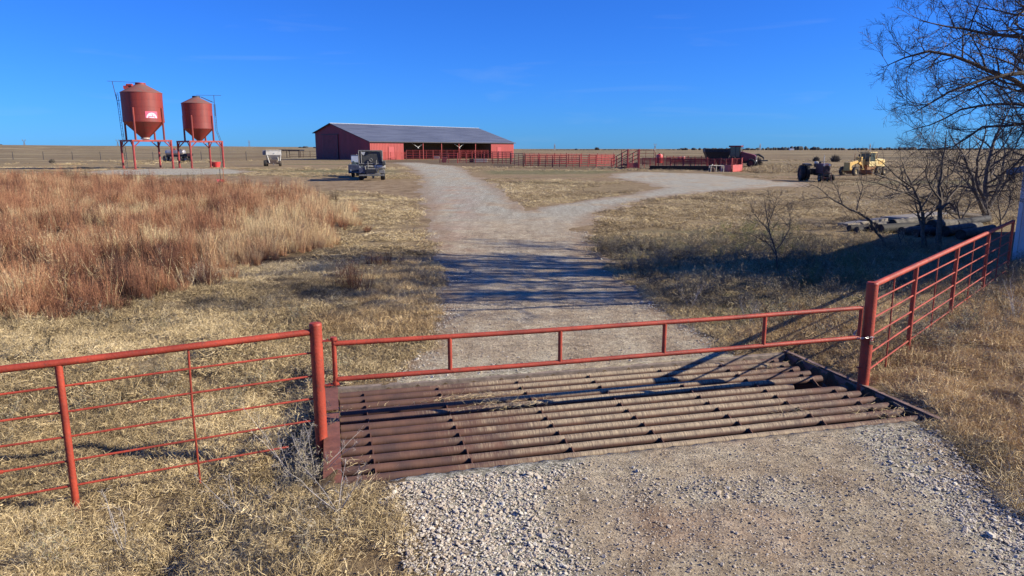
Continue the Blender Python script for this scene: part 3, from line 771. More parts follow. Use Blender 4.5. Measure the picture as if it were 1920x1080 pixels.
# ---------------------------------------------------------------- feed bins
BIN_RED = mat('bin_red', (.25, .034, .021), rough=.55, col2=(.17, .028, .022), scale=1.6, stretch=(1, 1, .12), bump=.1, bscale=4)
BIN_ROOF = mat('bin_roof_faded', (.23, .075, .055), rough=.65, col2=(.17, .10, .08), scale=1.2)
BIN_CONE = mat('bin_cone_red', (.27, .035, .028), rough=.5, col2=(.21, .05, .035), scale=1.0)
def feed_bin(px, pyb, cols, label, big):
    tb, eave, top, cb, tip, plat = cols
    cx, cy = G(px, pyb)
    z = lambda p: wz(p, cy)
    root = thing('feed_bin', label, 'feed bin', (cx, cy, 0), 0, 'feed bins on the gravel pad')
    R = tb; ZT, ZEv, ZC, ZTip, ZP = z(top), z(eave), z(cb), z(tip), z(plat)
    # body shell with hoop seams
    hoops = []
    n = 4
    prof = []
    for i in range(n + 1):
        zz = ZC + (ZEv - ZC) * i / n
        prof += [(R + .03, zz - .05), (R + .03, zz + .05)] if i in (0, n) else [(R, zz - .03), (R + .018, zz - .02), (R + .018, zz + .02), (R, zz + .03)]
    MB().lathe(prof, 40, cap=False).build('tank_body', BIN_RED, root)
    MB().lathe([(R + .08, ZEv - .02), (R + .08, ZEv + .04), (R * .26, ZT - .28), (R * .26, ZT - .25)], 40, cap=True).build('roof_cone', BIN_ROOF, root)
    lid = MB().lathe([(R * .26, ZT - .3), (R * .26, ZT - .02), (R * .24, ZT)], 20).build('fill_lid', RED_OLD if big else TRIM, root)
    MB().lathe([(.30, ZTip + .02), (R - .0, ZC - .05)], 40, cap=False).build('hopper_cone', BIN_CONE, root)
    if big:
        MB().lathe([(.42, ZTip + .35), (.72, ZTip + .30), (.70, ZTip + .12), (.45, ZTip + .05), (.40, ZTip - .25)], 18).build('discharge_collar', mat('pale_collar', (.50, .44, .40), .6, var=.3), root)
        MB().box((-R * .55, -R * .35, ZEv + (ZT - ZEv) * .50), (.9, .7, .5), rz=.3).lathe([(.3, 0), (.3, .9)], 10, (-R * .55, -R * .35, ZEv + (ZT - ZEv) * .55 + .2), 'X').build('roof_vent', RED_OLD, root)
        # sign on the curved wall
        SGN = mat('pink_sign', (.62, .10, .17), .5, var=.1); WHT = mat('sign_white', (.80, .55, .62), .5, var=.1)
        vdir = atan2(-cy, -cx); a0 = vdir + .40
        def patch(o, u0, u1, v0, v1, r):
            for i in range(6):
                p = a0 + (u0 + (u1 - u0) * i / 6) / R; q = a0 + (u0 + (u1 - u0) * (i + 1) / 6) / R
                o.quad((r * cos(p), r * sin(p), v0), (r * cos(q), r * sin(q), v0), (r * cos(q), r * sin(q), v1), (r * cos(p), r * sin(p), v1))
        zs = z(222.5); hs = z(210) - zs; ws = 1.85
        o = MB(); patch(o, -ws / 2, ws / 2, zs, zs + hs, R + .035); sg = o.build('sign_board', SGN, root, smooth=False)
        o = MB()
        for i in range(20):
            b0 = pi * i / 20; b1 = pi * (i + 1) / 20
            def S(rad, b, zf=.88):
                an = a0 + rad * cos(b) / R
                return ((R + .045) * cos(an), (R + .045) * sin(an), zs + .04 + rad * sin(b) * zf * hs / (ws / 2))
            o.quad(S(ws * .30, b0), S(ws * .43, b0), S(ws * .43, b1), S(ws * .30, b1))
        o.build('sign_arch', WHT, sg, smooth=False)
        for lt in ((-.42, .06, .28, .50), (.18, .44, .28, .50), (-.4, .4, .03, .14)):
            o = MB(); patch(o, lt[0], lt[1], zs + hs * lt[2], zs + hs * lt[3], R + .047); o.build('lettering_block', WHT, sg, smooth=False)
    # upper legs on the tank and square stand under it
    RL = R + .10; RS = 4.05 if big else 3.75
    legtop = z(203) if big else z(217)
    for i in range(4):
        a = i * pi / 2 - (.05 if i == 0 else 0)
        MB().tube([(RL * cos(a), RL * sin(a), ZP), (RL * cos(a), RL * sin(a), legtop)], .16, 8).build('upper_leg', BIN_RED, root)
    cs = [Vector((RS * cos(i * pi / 2), RS * sin(i * pi / 2), 0)) for i in range(4)]
    for i in range(4):
        p = cs[i]; q = cs[(i + 1) % 4]
        MB().tube([p + Vector((0, 0, -.2)), p + Vector((0, 0, ZP - .1))], .17, 8).lathe([(.4, -.02), (.4, .06), (.17, .08)], 8, tuple(p)).build('stand_leg', RED_OLD, root)
        MB().box(((p + q) / 2 + Vector((0, 0, ZP))), ((q - p).length + .3, .26, .26), rz=atan2((q - p).y, (q - p).x)).build('stand_beam', RED_OLD, root, smooth=False)
        d = (q - p).normalized()
        MB().tube([p + Vector((0, 0, ZP - 1.1)), p + d * 1.0 + Vector((0, 0, ZP - .12))], .09, 6).build('knee_brace', RED_OLD, root)
        MB().tube([q + Vector((0, 0, ZP - 1.1)), q - d * 1.0 + Vector((0, 0, ZP - .12))], .09, 6).build('knee_brace', RED_OLD, root)
    for s in (-1, 1):
        a = RS * .70
        MB().box((0, s * RL * .55, ZP + .02), (2 * (RS - abs(s * RL * .55)), .22, .2)).build('stand_beam', RED_OLD, root, smooth=False)
    # ladder
    side = -1 if big else 1
    lat = Vector((.885, .465, 0)) if big else Vector((.91, .41, 0))
    xo = lat * side * (R + .42)
    wv = Vector((-lat.y, lat.x, 0)) * .28 + lat * .12
    def ladder(p0, p1, nm):
        la = MB().tube([p0 - wv, p1 - wv], .035, 5).tube([p0 + wv, p1 + wv], .035, 5).build(nm, TRIM, root)
        k = int((p1 - p0).length / .42)
        for i in range(1, k):
            c = p0 + (p1 - p0) * i / k
            MB().tube([c - wv, c + wv], .025, 4).build('rung', TRIM, la)
    pb = lat * side * (RS * .86)
    if big:
        ladder(pb + Vector((.5, 0, 0)), xo + Vector((0, 0, ZEv)), 'ladder')
        for f in (.45, .9):
            c = pb.lerp(xo, f) + Vector((0, 0, ZEv * f)); MB().tube([c, lat * side * R + Vector((0, 0, ZEv * f))], .04, 4).build('ladder_bracket', TRIM, root)
    else:
        ladder(pb, pb + Vector((0, 0, ZP + .4)), 'ladder'); ladder(pb + Vector((0, 0, ZP + .4)), xo + Vector((0, 0, ZC - .3)), 'ladder'); ladder(xo + Vector((0, 0, ZC - .3)), xo + Vector((0, 0, ZEv)), 'ladder')
        ladder(xo * .92 + Vector((0, 0, ZEv + .3)), lat * R * .3 + Vector((0, 0, ZT - .1)), 'ladder')
    mz = ZT + (.05 if big else .15)
    MB().tube([xo * 1.0 + Vector((0, 0, ZEv - 2)), xo * (1.14 if big else 1.0) + Vector((0, 0, mz))], .05, 5).tube([xo * (1.34 if big else 1.42) + Vector((0, 0, mz + .05)), Vector((0, 0, mz))], .03, 5).build('lid_control_arm', TRIM, root)
    return root
feed_bin(278.5, 316.6, (3.0, 174.5, 155.5, 228.5, 262, 264), 'larger red feed bin with pink sign and ladder on its left side', True)
feed_bin(378.5, 315.0, (2.35, 194.5, 180, 241, 265, 265.5), 'smaller red feed bin with its ladder on the right side', False)

# red tub at the foot of the second bin
x, y = G(406, 313.5)
tb = thing('tub', 'bright red plastic tub beside the smaller feed bin', 'tub', (x, y, 0))
MB().lathe([(.55, 0), (.75, .85), (.80, .88), (.80, .93), (.7, .93), (.5, .1)], 18).build('tub_wall', mat('bright_red_plastic', (.62, .06, .06), .4, var=.1), tb)
MB().box((-.72, -.1, .45), (.14, .5, .5)).build('tub_bracket', RED_OLD, tb, bevel=.02)

# ---------------------------------------------------------------- wheels
TYRE = mat('tyre_rubber', (.022, .021, .020), .85, var=.4, scale=3)
DUSTY = mat('dusty_tyre', (.11, .085, .06), .9, col2=(.035, .03, .027), scale=3)
def wheel(parent, c, r, w, yaw=0., rim=(.3, .28, .25), lugs=0, axis='X', tyre=None):
    """wheel with its axle along local X (rotated by yaw)"""
    tyre = tyre or TYRE
    o = MB().lathe([(r * .55, -w / 2), (r * .86, -w / 2), (r * .97, -w * .40), (r, -w * .2), (r, w * .2), (r * .97, w * .40), (r * .86, w / 2), (r * .55, w / 2)], 26, axis='X', cap=False)
    for i in range(lugs):
        a = 2 * pi * i / lugs
        for s in (-1, 1):
            a2 = a + (pi / lugs if s > 0 else 0)
            M = Matrix.Rotation(a2, 4, 'X') @ Matrix.Translation((s * w * .24, 0, r + .0)) @ Matrix.Rotation(s * .6, 4, 'Z')
            m2 = MB().box((0, 0, 0), (w * .5, r * .07, r * .09)); o.add([M @ Vector(v) for v in m2.v], m2.f)
    wh = o.build('wheel', tyre, parent, loc=c); wh.rotation_euler = (0, 0, yaw)
    rm = mat('rim_%02d%02d%02d' % tuple(int(99 * k) for k in rim), rim, .6, var=.3)
    MB().lathe([(r * .56, -w * .42), (r * .50, -w * .30), (r * .2, -w * .22), (r * .16, -w * .34), (.001, -w * .36)], 18, axis='X', cap=False).lathe([(r * .56, w * .42), (r * .50, w * .30), (r * .2, w * .22), (r * .16, w * .34), (.001, w * .36)], 18, axis='X', cap=False).build('rim', rm, wh)
    return wh
GLASS = mat('dark_glass', (.05, .075, .07), .08, spec=.8)
BLACK = mat('black_paint', (.018, .018, .02), .5, var=.5, scale=4)
CHAR = mat('charcoal_steel', (.045, .046, .044), .6, metal=.0, var=.35, scale=3)
GREY = mat('grey_steel', (.17, .165, .155), .6, metal=.0, var=.3, scale=5)

# ---------------------------------------------------------------- feed truck seen from behind
x, y = G(697.5, 338)
ft = thing('feed_truck', 'dark steel feed truck parked with its tall black feed box towards the camera', 'truck', (x, y, 0), .15)
K = .0553
def fx(px): return (px - 697.5) * K
def fz(py): return wz(py, y)
MB().box((fx(696), 1.8, (fz(283.5) + fz(306.5)) / 2), (fx(717) - fx(675), 3.4, fz(283.5) - fz(306.5)), taper=(1.0, .96)).build('feed_box', CHAR, ft, bevel=.04)
o = MB(); bx0, bx1 = fx(674.5), fx(717.5); zt, zb = fz(282.5), fz(307)
for a, b in (((bx0, zt), (bx1, zt)), ((bx0, zb), (bx1, zb)), ((bx0, zt), (bx0, zb)), ((bx1, zt), (bx1, zb)), ((bx0 + .25, zt), (bx0 + .25, zb))):
    o.tube([(a[0], .05, a[1]), (b[0], .05, b[1])], .055, 6)
o.build('box_frame', GREY, ft)
o = MB()
c = (fx(697), fz(300)); d = .19
for i in range(4):
    a = i * pi / 2; b = a + pi / 2
    o.tube([(c[0] + d * cos(a), .0, c[1] + d * sin(a)), (c[0] + d * cos(b), .0, c[1] + d * sin(b))], .045, 5)
o.build('diamond_plate', GREY, ft)
MB().prism([(fx(679), fz(285)), (fx(687), fz(285)), (fx(684.5), fz(291)), (fx(682), fz(291))], .03, .06).build('corner_badge', mat('pale_badge', (.42, .44, .44), .5), ft)
MB().box((fx(695.5), .01, fz(285)), (.3, .1, .12)).build('latch', BLACK, ft)
MB().box((fx(697), 2.6, .95), (1.0, 5.6, .32)).build('chassis', BLACK, ft)
MB().box((fx(697), .5, fz(309.5)), (fx(721) - fx(676), .9, .14)).build('rear_deck', CHAR, ft, bevel=.02)
o = MB()
for px in (691, 706.5):
    o.tube([(fx(px), -.05, fz(300 if px > 700 else 302)), (fx(px), -.05, fz(317))], .045, 6)
o.tube([(fx(690), -.05, fz(317)), (fx(711), -.05, fz(317))], .08, 6)
o.tube([(fx(685), -.05, fz(311)), (fx(688), -.05, fz(325)), (fx(712), -.05, fz(326))], .07, 6)
o.build('discharge_frame', GREY, ft)
MB().lathe([(.22, -.55), (.24, -.5), (.24, .5), (.22, .55)], 14, (fx(713), .2, fz(312.5)), 'X').build('hydraulic_tank', mat('pale_tank', (.42, .42, .39), .5, var=.3), ft)
MB().lathe([(.10, -.45), (.12, .45)], 10, (fx(694), .1, fz(312)), 'X').build('auger_tube', mat('pale_tank2', (.36, .34, .28), .5, var=.3), ft)
MB().box((fx(680), .2, fz(320)), (.62, .5, .55)).build('tool_box', mat('dark_blue_steel', (.05, .055, .09), .5, var=.3), ft, bevel=.03)
MB().box((fx(716), .2, fz(322)), (.62, .5, .36)).build('tool_box', GREY, ft, bevel=.03)
MB().prism([(fx(689), fz(327)), (fx(691), fz(321)), (fx(707), fz(321)), (fx(709), fz(327))], .05, .3).build('loading_plate', mat('dusty_pink_steel', (.26, .19, .17), .7, var=.3), ft)
o = MB(); o.box((fx(697.5), -.12, fz(328.5)), (2.55, .14, .16)); o.build('rear_bumper', GREY, ft, bevel=.02)
MB().box((fx(700), -.05, fz(332)), (.22, .5, .3)).tube([(fx(700), -.15, fz(329)), (fx(700), -.25, fz(333.5))], .04, 6).build('hitch', BLACK, ft)
for px, s in ((677.5, 1), (717.5, 1)):
    wheel(ft, (fx(px), .75, .52), .52, .46, rim=(.2, .2, .2))
for px in (681, 714): wheel(ft, (fx(px), 5.4, .5), .5, .3, rim=(.3, .3, .3))
MB().box((fx(697), 5.3, 1.75), (2.1, 1.9, 1.7), taper=(.88, .8)).build('cab', CHAR, ft, bevel=.1)
MB().box((fx(697), 7.0, 1.35), (1.9, 1.6, .8)).build('hood', CHAR, ft, bevel=.1)
MB().box((fx(720.5), .3, fz(306)), (.35, 1.2, .4)).build('mudguard', CHAR, ft, bevel=.05)
# flag truck parked just beyond it
x, y = G(664, 332.5)
st = thing('flatbed_truck', 'small dark flatbed truck with a white tank box, half hidden beyond the feed truck', 'truck', (x, y, 0), .05)
def sx_(px): return (px - 664) * .061
def sz_(py): return wz(py, y)
MB().box((sx_(667), 1.5, (sz_(291.5) + sz_(305)) / 2), (1.15, 1.6, sz_(291.5) - sz_(305))).build('white_tank_box', mat('dirty_white', (.62, .66, .66), .5, var=.15, scale=3), st, bevel=.05)
MB().box((sx_(667), 1.5, sz_(291)), (1.2, 1.65, .05)).lathe([(.08, 0), (.08, .1)], 8, (sx_(666), 1.5, sz_(290.8))).build('tank_lid', GREY, st)
MB().prism([(sx_(657), sz_(310)), (sx_(661), sz_(302)), (sx_(663), sz_(302)), (sx_(668), sz_(309)), (sx_(676), sz_(309)), (sx_(676), sz_(312)), (sx_(657), sz_(312))], .6, 2.6).build('bed_frame', mat('dull_green_grey', (.10, .13, .12), .5, var=.3), st)
MB().box((sx_(664), .6, sz_(317)), (1.3, 1.0, sz_(309) - sz_(325))).build('tail_body', mat('slate_blue_paint', (.09, .10, .14), .5, var=.35, scale=4), st, bevel=.05)
MB().box((sx_(666), 4.0, 1.45), (1.7, 2.0, 1.4), taper=(.85, .85)).build('cab', MATS['slate_blue_paint'], st, bevel=.1)
MB().box((sx_(665), 2.4, .75), (.9, 4.6, .25)).build('chassis', BLACK, st)
MB().box((sx_(658.3), .06, sz_(320)), (.14, .05, .22)).build('tail_light', mat('pale_lamp', (.7, .7, .66), .3), st)
MB().tube([(sx_(655.5), .5, sz_(306)), (sx_(655), .5, sz_(310)), (sx_(656), .5, sz_(325))], .05, 6).tube([(sx_(659), .05, sz_(323)), (sx_(674), .05, sz_(324))], .06, 6).build('side_rack', GREY, st)
for px in (660, 676): wheel(st, (sx_(px), .9, .42), .42, .30)
for px in (659, 675): wheel(st, (sx_(px), 4.3, .42), .42, .26)

# ---------------------------------------------------------------- white hopper wagon
x, y = G(512, 311.5)
hw = thing('hopper_wagon', 'white gravity hopper wagon on four tyres standing alone in the yard', 'wagon', (x, y, 0), .30)
k = .1033
def hx(px): return (px - 512) * k
def hz(py): return wz(py, y)
WHITE = mat('dirty_white_steel', (.66, .66, .60), .5, col2=(.52, .50, .44), scale=1.2)
o = MB()
zt, zm, zb = hz(281.8), hz(290.5), hz(299.3)
a, c2 = hx(501.5), hx(527.5)
def ring(x0, x1, y0, y1, z): return [(x0, y0, z), (x1, y0, z), (x1, y1, z), (x0, y1, z)]
v = ring(a, c2, -1.2, 1.6, zt) + ring(a, c2, -1.2, 1.6, zm) + ring(hx(512.5), hx(519), -.4, .7, zb) + ring(a + .08, c2 - .08, -1.12, 1.52, zt) + ring(a + .08, c2 - .08, -1.1, 1.5, zm)
f = []
for l in range(2):
    for i in range(4):
        j = (i + 1) % 4; f.append((l * 4 + i, l * 4 + j, l * 4 + 4 + j, l * 4 + 4 + i))
f.append((8, 9, 10, 11))
for i in range(4):
    j = (i + 1) % 4; f.append((i, j, 12 + j, 12 + i)); f.append((12 + i, 12 + j, 16 + j, 16 + i))
o.add(v, f); o.build('hopper', WHITE, hw, smooth=False)
MB().lathe([(.12, -.02), (.12, .02)], 10, (hx(515), -1.22, hz(287.5)), 'Y').build('emblem', mat('grey_mark', (.35, .37, .38), .6), hw)
MB().tube([(a, -1.25, zt), (c2, -1.25, zt), (c2, 1.65, zt), (a, 1.65, zt), (a, -1.25, zt)], .06, 5).build('hopper_rim', WHITE, hw)
MB().box((hx(498.5), .5, hz(286)), (.62, 2.0, .9)).build('side_extension', mat('grey_blue_steel', (.17, .18, .22), .5, var=.3), hw)
for p, q in (((503, 291), (506.5, 305)), ((526.5, 291), (524, 306)), ((521, 295), (522.5, 303))):
    MB().tube([(hx(p[0]), -1.1, hz(p[1])), (hx(q[0]), -.9, hz(q[1]))], .09, 6).build('hopper_brace', WHITE, hw)
MB().box((hx(512), 0, hz(306)), (2.6, 1.9, .22)).box((hx(511), -.2, hz(303)), (1.6, 1.4, .5)).build('running_gear', mat('rusty_gear', (.08, .055, .045), .8, var=.4), hw)
MB().tube([(hx(512), 0, .75), (hx(514), -2.2, .35)], .06, 6).lathe([(.15, 0), (.15, .1)], 8, (hx(514), -2.2, .25)).build('tow_tongue', GREY, hw)
for px, yy in ((499, -.7), (524.5, -.7), (501, 1.6), (525, 1.6)):
    wheel(hw, (hx(px), yy, .56), .56, .55 if px < 510 else .45, rim=(.25, .1, .08), tyre=DUSTY if px > 510 else None)

# ---------------------------------------------------------------- silver tank trailer behind the bins
x, y = G(332, 303.0)
tk = thing('tank_trailer', 'silver tank trailer with dark running gear seen between the two feed bins', 'trailer', (x, y, 0), 0)
k = y / F
def tx(px): return (px - 332) * k
def tz(py): return wz(py, y)
SILV = mat('weathered_silver', (.50, .47, .43), .35, metal=.5, col2=(.30, .25, .22), scale=1)
MB().lathe([(.05, tx(313)), (.6, tx(313.5)), (.78, tx(315)), (.82, tx(317)), (.82, tx(344)), (.78, tx(346.5)), (.5, tx(348)), (.05, tx(348.3))], 22, (0, 0, tz(286.4)), 'X').build('tank', SILV, tk)
MB().lathe([(.3, -.1), (.3, .25), (.2, .3)], 10, (tx(330), 0, tz(280.6))).tube([(tx(320), -.4, tz(281)), (tx(342), -.4, tz(281))], .05, 5).build('tank_hatch', RED_OLD, tk)
MB().box((tx(334), 0, tz(292.8)), (6.4, 1.4, .35)).box((tx(354), 0, tz(290)), (1.6, 1.6, .6)).build('frame', BLACK, tk)
MB().tube([(tx(342), -.5, tz(279)), (tx(346), -.5, tz(284)), (tx(346), -.5, tz(293)), (tx(341), -.5, tz(298))], .09, 5).build('fill_hose', BLACK, tk)
wheel(tk, (tx(313), -.9, .72), .72, .5, yaw=.9); wheel(tk, (tx(313), .9, .72), .72, .5, yaw=.9)
for px in (341, 352): wheel(tk, (tx(px), -1, .6), .6, .4, yaw=1.5); wheel(tk, (tx(px), 1, .6), .6, .4, yaw=1.5)
wheel(tk, (tx(323.5), -1, .42), .42, .3, yaw=1.5, tyre=DUSTY)
MB().box((tx(358), -.6, tz(290)), (.9, .8, .7)).build('pump_box', mat('dull_red_brown', (.15, .06, .05), .6), tk)

# ---------------------------------------------------------------- low loafing shelter left of the barn
x, y = G(560, 295.6)
sh = thing('loafing_shelter', 'low flat roofed shelter with thin posts, left of the barn', 'shelter', (x, y, 0), 0)
k = y / F
def ox(px): return (px - 560) * k
def oz(py): return wz(py, y)
MB().box((ox(545), 2, oz(281.6)), (ox(564) - ox(526), 6, .42), ry=.012).build('roof', BLACK, sh, bevel=.03)
for i, px in enumerate(np.linspace(528, 562, 12)): MB().box((ox(px), -1.05, oz(282.9)), (.35, .12, .3)).build('roof_rafter', WOOD_D, sh, smooth=False)
for px in (530, 544.5, 561.5, 563.5): MB().tube([(ox(px), -.8, 0), (ox(px), -.8, oz(282))], .13, 6).build('post', WOOD_D, sh)
for px in (531, 562): MB().tube([(ox(px), 4.8, 0), (ox(px), 4.8, oz(282))], .13, 6).build('post', WOOD_D, sh)
yf = y
wf = thing('rail_fence', 'thin dark rail fence between the low shelter and the barn', 'fence', (xat(564, yf), yf, 0))
x1 = xat(600, yf) - xat(564, yf)
for zz in (oz(283.3), oz(289), oz(293.2)): MB().tube([(-4, 0, zz), (x1, 0, zz)], .07, 5).build('rail', WOOD_D, wf)
for t in np.linspace(0, x1, 3): MB().tube([(t, 0, 0), (t, 0, oz(283))], .13, 6).build('post', WOOD_D, wf)

# ---------------------------------------------------------------- corral panels
CRED = paint_red('corral_red', (.33, .042, .034), (.13, .05, .04), .6)
CDARK = mat('corral_dark_rust', (.17, .034, .028), .7, var=.4, scale=2)
def corral(pts, heights, labels, rails=6, m=CRED, posts=True, stay=True, rr=.050, pr=.10, group='red pipe corral panels', lift=.25):
    """pts: ground points in px (x, base y); each stretch between two is one panel"""
    P = [Vector((*G(*p), 0)) for p in pts]
    for i in range(len(P) - 1):
        a, b = P[i], P[i + 1]; d = b - a
        hgt = heights[i] if hasattr(heights, '__len__') else heights
        hh = wz(hgt, a.y) ; hh2 = wz(hgt, b.y) if not hasattr(heights, '__len__') else hh
        root = thing('corral_panel', labels[i], 'corral panel', a, atan2(d.y, d.x), group)
        Ln = d.length
        for j in range(rails):
            t = j / (rails - 1)
            za = lift + (hh - .05 - lift) * t; zb = lift + (hh2 - .05 - lift) * t
            MB().tube([(.05, 0, za), (Ln - .05, 0, zb)], rr, 6).build('rail', m, root)
        MB().tube([(0, 0, -.1), (0, 0, hh + .06)], pr, 8).build('post', m if i % 3 else CDARK, root)
        if i == len(P) - 2: MB().tube([(Ln, 0, -.1), (Ln, 0, hh2 + .06)], pr, 8).build('post', m, root)
        if stay:
            for s in ((.5,) if Ln < 7 else (.33, .66)):
                MB().tube([(Ln * s, 0, 0), (Ln * s, 0, hh)], .06, 6).build('stay', m, root)
def L(fmt, items): return [fmt % i for i in items]
ordn = ['first', 'second', 'third', 'fourth', 'fifth', 'sixth', 'seventh', 'eighth']
corral([(712, 300.6), (733, 300), (762, 299.4)], 285.2, ['red corral panel against the barn front, just right of the feed truck', 'red corral gate panel standing before the closed left end of the barn front'], 6)
corral([(762, 299.6), (787, 299.5), (812, 299.4), (838, 299.3), (864, 299.2), (890, 299), (915, 298.8)], 281.6, L('red corral panel closing the barn\'s open bays, %s from the left', ordn), 6)
corral([(825, 305.4), (858, 306), (891, 306), (924, 306.3)], 287, L('red corral panel in the front row before the open bays, %s from the left', ordn), 6)
corral([(924, 307), (942, 307), (957, 307.4)], 285.6, ['dark framed corral gate panel under the right end of the barn', 'dark framed corral gate panel just right of the barn end gate'], 6, m=CDARK)
corral([(958, 308), (981, 312.5)], 287.5, ['dark corral panel turning from the barn end towards the front row'], 7, m=CDARK)
corral([(981, 313), (1009, 313.2), (1036, 313.3), (1062, 313.4), (1087, 313.4)], 291.3, L('light red corral panel right of the barn, %s from the left in the front row', ordn), 6)
corral([(1087, 313.4), (1118, 313.2), (1150, 312)], 291, ['red corral panel between two thick posts left of the loading chute', 'thin railed corral panel directly left of the loading chute'], 6)
corral([(984, 306), (1010, 305), (1040, 304.5), (1062, 304)], 287, L('corral panel in the row behind the light red panels, %s from the left', ordn), 5, m=CDARK)
corral([(1062, 304), (1090, 303), (1120, 302.5), (1150, 302)], 288, L('dark back row corral panel left of the chute, %s from the left', ordn), 5, m=CDARK)
corral([(1198, 314), (1229, 316), (1257, 317.0)], 296.3, ['red corral panel directly right of the loading chute', 'red corral panel above the left end of the long feed bunk'], 6, lift=.7)
corral([(1257, 317), (1281, 317.4), (1303, 317.6), (1327, 318), (1350, 318.5)], 297, L('thin corral panel standing over the feed bunk, %s of four from the left', ordn), 6, lift=.9)
corral([(1350, 320), (1371, 321), (1389, 321)], 297, ['light red corral panel with sheet base, left one at the right end of the corral', 'light red corral panel with sheet base forming the right corner of the corral'], 5, lift=1.1)
corral([(1389, 321), (1392, 312), (1380, 306)], 297.5, ['corral panel running back from the right front corner', 'corral panel running back beside the dark tractor'], 6)
corral([(1165, 301.5), (1195, 301), (1226, 301)], 282, ['tall back corral panel behind the loading chute', 'tall back corral panel right behind the red tank'], 4, m=CDARK)
corral([(1250, 304), (1262, 304), (1290, 304), (1315, 304.5), (1345, 305), (1375, 305.5)], 292.5, L('low corral panel in the back row right of the red tank, %s from the left', ordn), 5)

corral([(985, 309.5), (1012, 309), (1040, 308.5), (1066, 308), (1090, 307.5)], 289.5, L('red middle row corral panel seen through the front row, %s from the left', ordn), 6)
corral([(1105, 308), (1128, 307.5), (1152, 307)], 290, L('red middle row corral panel just left of the chute, %s from the left', ordn), 6)
corral([(1205, 310), (1235, 310.5), (1265, 310.8), (1295, 311), (1325, 311.3)], 295.5, L('red middle row corral panel behind the feed bunk, %s from the left', ordn), 6)
corral([(862, 302.8), (885, 302.8), (908, 302.8), (935, 303), (960, 303.5)], 284, L('red middle row corral panel before the right half of the barn, %s from the left', ordn), 6)
# loading chute
x, y = G(1187, 316.3)
lc = thing('loading_chute', 'red cattle loading chute with two tall end posts and a sheet ramp front', 'loading chute', (x, y, 0), 0)
k = y / F
def cx_(px): return (px - 1187) * k
def cz(py): return wz(py, y)
for px in (1176.5, 1197): MB().box((cx_(px), 0, cz(279.5) / 2 - .1), (.26, .26, cz(279.5) + .2)).build('end_post', CRED, lc, bevel=.02)
MB().box((cx_(1187), 0, (cz(305.5)) / 2), (cx_(1195.5) - cx_(1178), .08, cz(305.5))).build('ramp_front', mat('scuffed_red_sheet', (.38, .07, .06), .6, col2=(.20, .05, .045), scale=2), lc, bevel=.01)
for s, px in ((-1, 1176.5), (1, 1197)):
    x0 = cx_(px)
    for j in range(5):
        zz = cz(281) - j * .62
        MB().tube([(x0, .1, zz), (x0 - 1.2, 8, zz - 1.4), (x0 - 1.4, 9.5, max(.3, zz - 1.5))], .055, 6).build('ramp_rail', CRED, lc)
    for q in (3., 6., 9.):
        MB().tube([(x0 - 1.4 * q / 9, q, 0), (x0 - 1.4 * q / 9, q, cz(281) - .18 * q)], .09, 6).build('ramp_post', CRED, lc)
MB().prism([(0, cz(306)), (9, .5), (9, .3), (0, cz(306) - .25)], cx_(1178), cx_(1195), 'YZ').build('ramp_floor', WOOD_D, lc)
# feed bunk
x0, y0 = G(1220, 318); x1, y1 = G(1351, 319.5)
fb = thing('feed_bunk', 'long black feed bunk along the foot of the right hand corral', 'feed bunk', (x0, y0, 0), atan2(y1 - y0, x1 - x0))
Lb = sqrt((x1 - x0) ** 2 + (y1 - y0) ** 2)
o = MB(); o.prism([(-.6, 0), (.6, 0), (.75, .62), (.62, .62), (.5, .15), (-.5, .15), (-.62, .62), (-.75, .62)], 0, Lb, 'YZ'); o.build('bunk_trough', BLACK, fb, smooth=False)
for i in range(7):
    MB().box((Lb * i / 6, 0, .12), (.2, 1.7, .24)).build('bunk_foot', WOOD_D, fb, smooth=False)
# red base sheets on the corral corner
for (pa, pb), lab in ((((1351, 321), (1371, 322)), 'left red steel base sheet leaning on the right end of the corral'), (((1372, 322), (1390, 321)), 'right red steel base sheet at the corral corner')):
    a = Vector((*G(*pa), 0)); b = Vector((*G(*pb), 0)); d = b - a
    t = thing('base_sheet', lab, 'steel sheet', a, atan2(d.y, d.x))
    MB().box((d.length / 2, -.1, .48), (d.length, .05, .98), rx=-.06).build('sheet', mat('bright_red_sheet', (.48, .085, .06), .5, col2=(.34, .06, .045), scale=1.5), t, smooth=False)
    MB().tube([(.1, -.05, .0), (d.length * .3, -.05, 1.1)], .05, 5).build('sheet_brace', CDARK, t)
# red poly tank and round feeders
x, y = G(1236, 306)
t = thing('poly_tank', 'bright red upright tank inside the corral behind the feed bunk', 'tank', (x, y, 0))
REDP = mat('bright_red_poly', (.60, .07, .055), .4, var=.12)
MB().lathe([(.68, 0), (.72, .1), (.72, 1.75), (.66, 1.9), (.3, 2.0), (.25, 2.08)], 20).build('tank_body', REDP, t)
MB().lathe([(.2, 2.06), (.2, 2.2), (.1, 2.24)], 10).build('tank_lid', BLACK, t)
MB().box((-.9, 0, 1.2), (.12, .12, 2.4)).box((.95, 0, 1.1), (.12, .12, 2.2)).build('tank_stand', CRED, t)
for i, (px, lab) in enumerate(((1273.5, 'left one of two bright red barrels behind the right corral rails'), (1281, 'right one of two bright red barrels behind the right corral rails'))):
    x, y = G(px, 303)
    t = thing('barrel', lab, 'barrel', (x, y, 0), group='red barrels in the corral')
    MB().lathe([(.42, .0), (.46, .06), (.44, .5), (.47, .55), (.44, .6), (.46, 1.1), (.42, 1.2)], 16).build('barrel_body', REDP, t)
    MB().lathe([(.40, 1.2), (.38, 1.24), (.06, 1.24)], 16).build('barrel_lid', mat('pale_lid', (.6, .55, .5), .5), t)
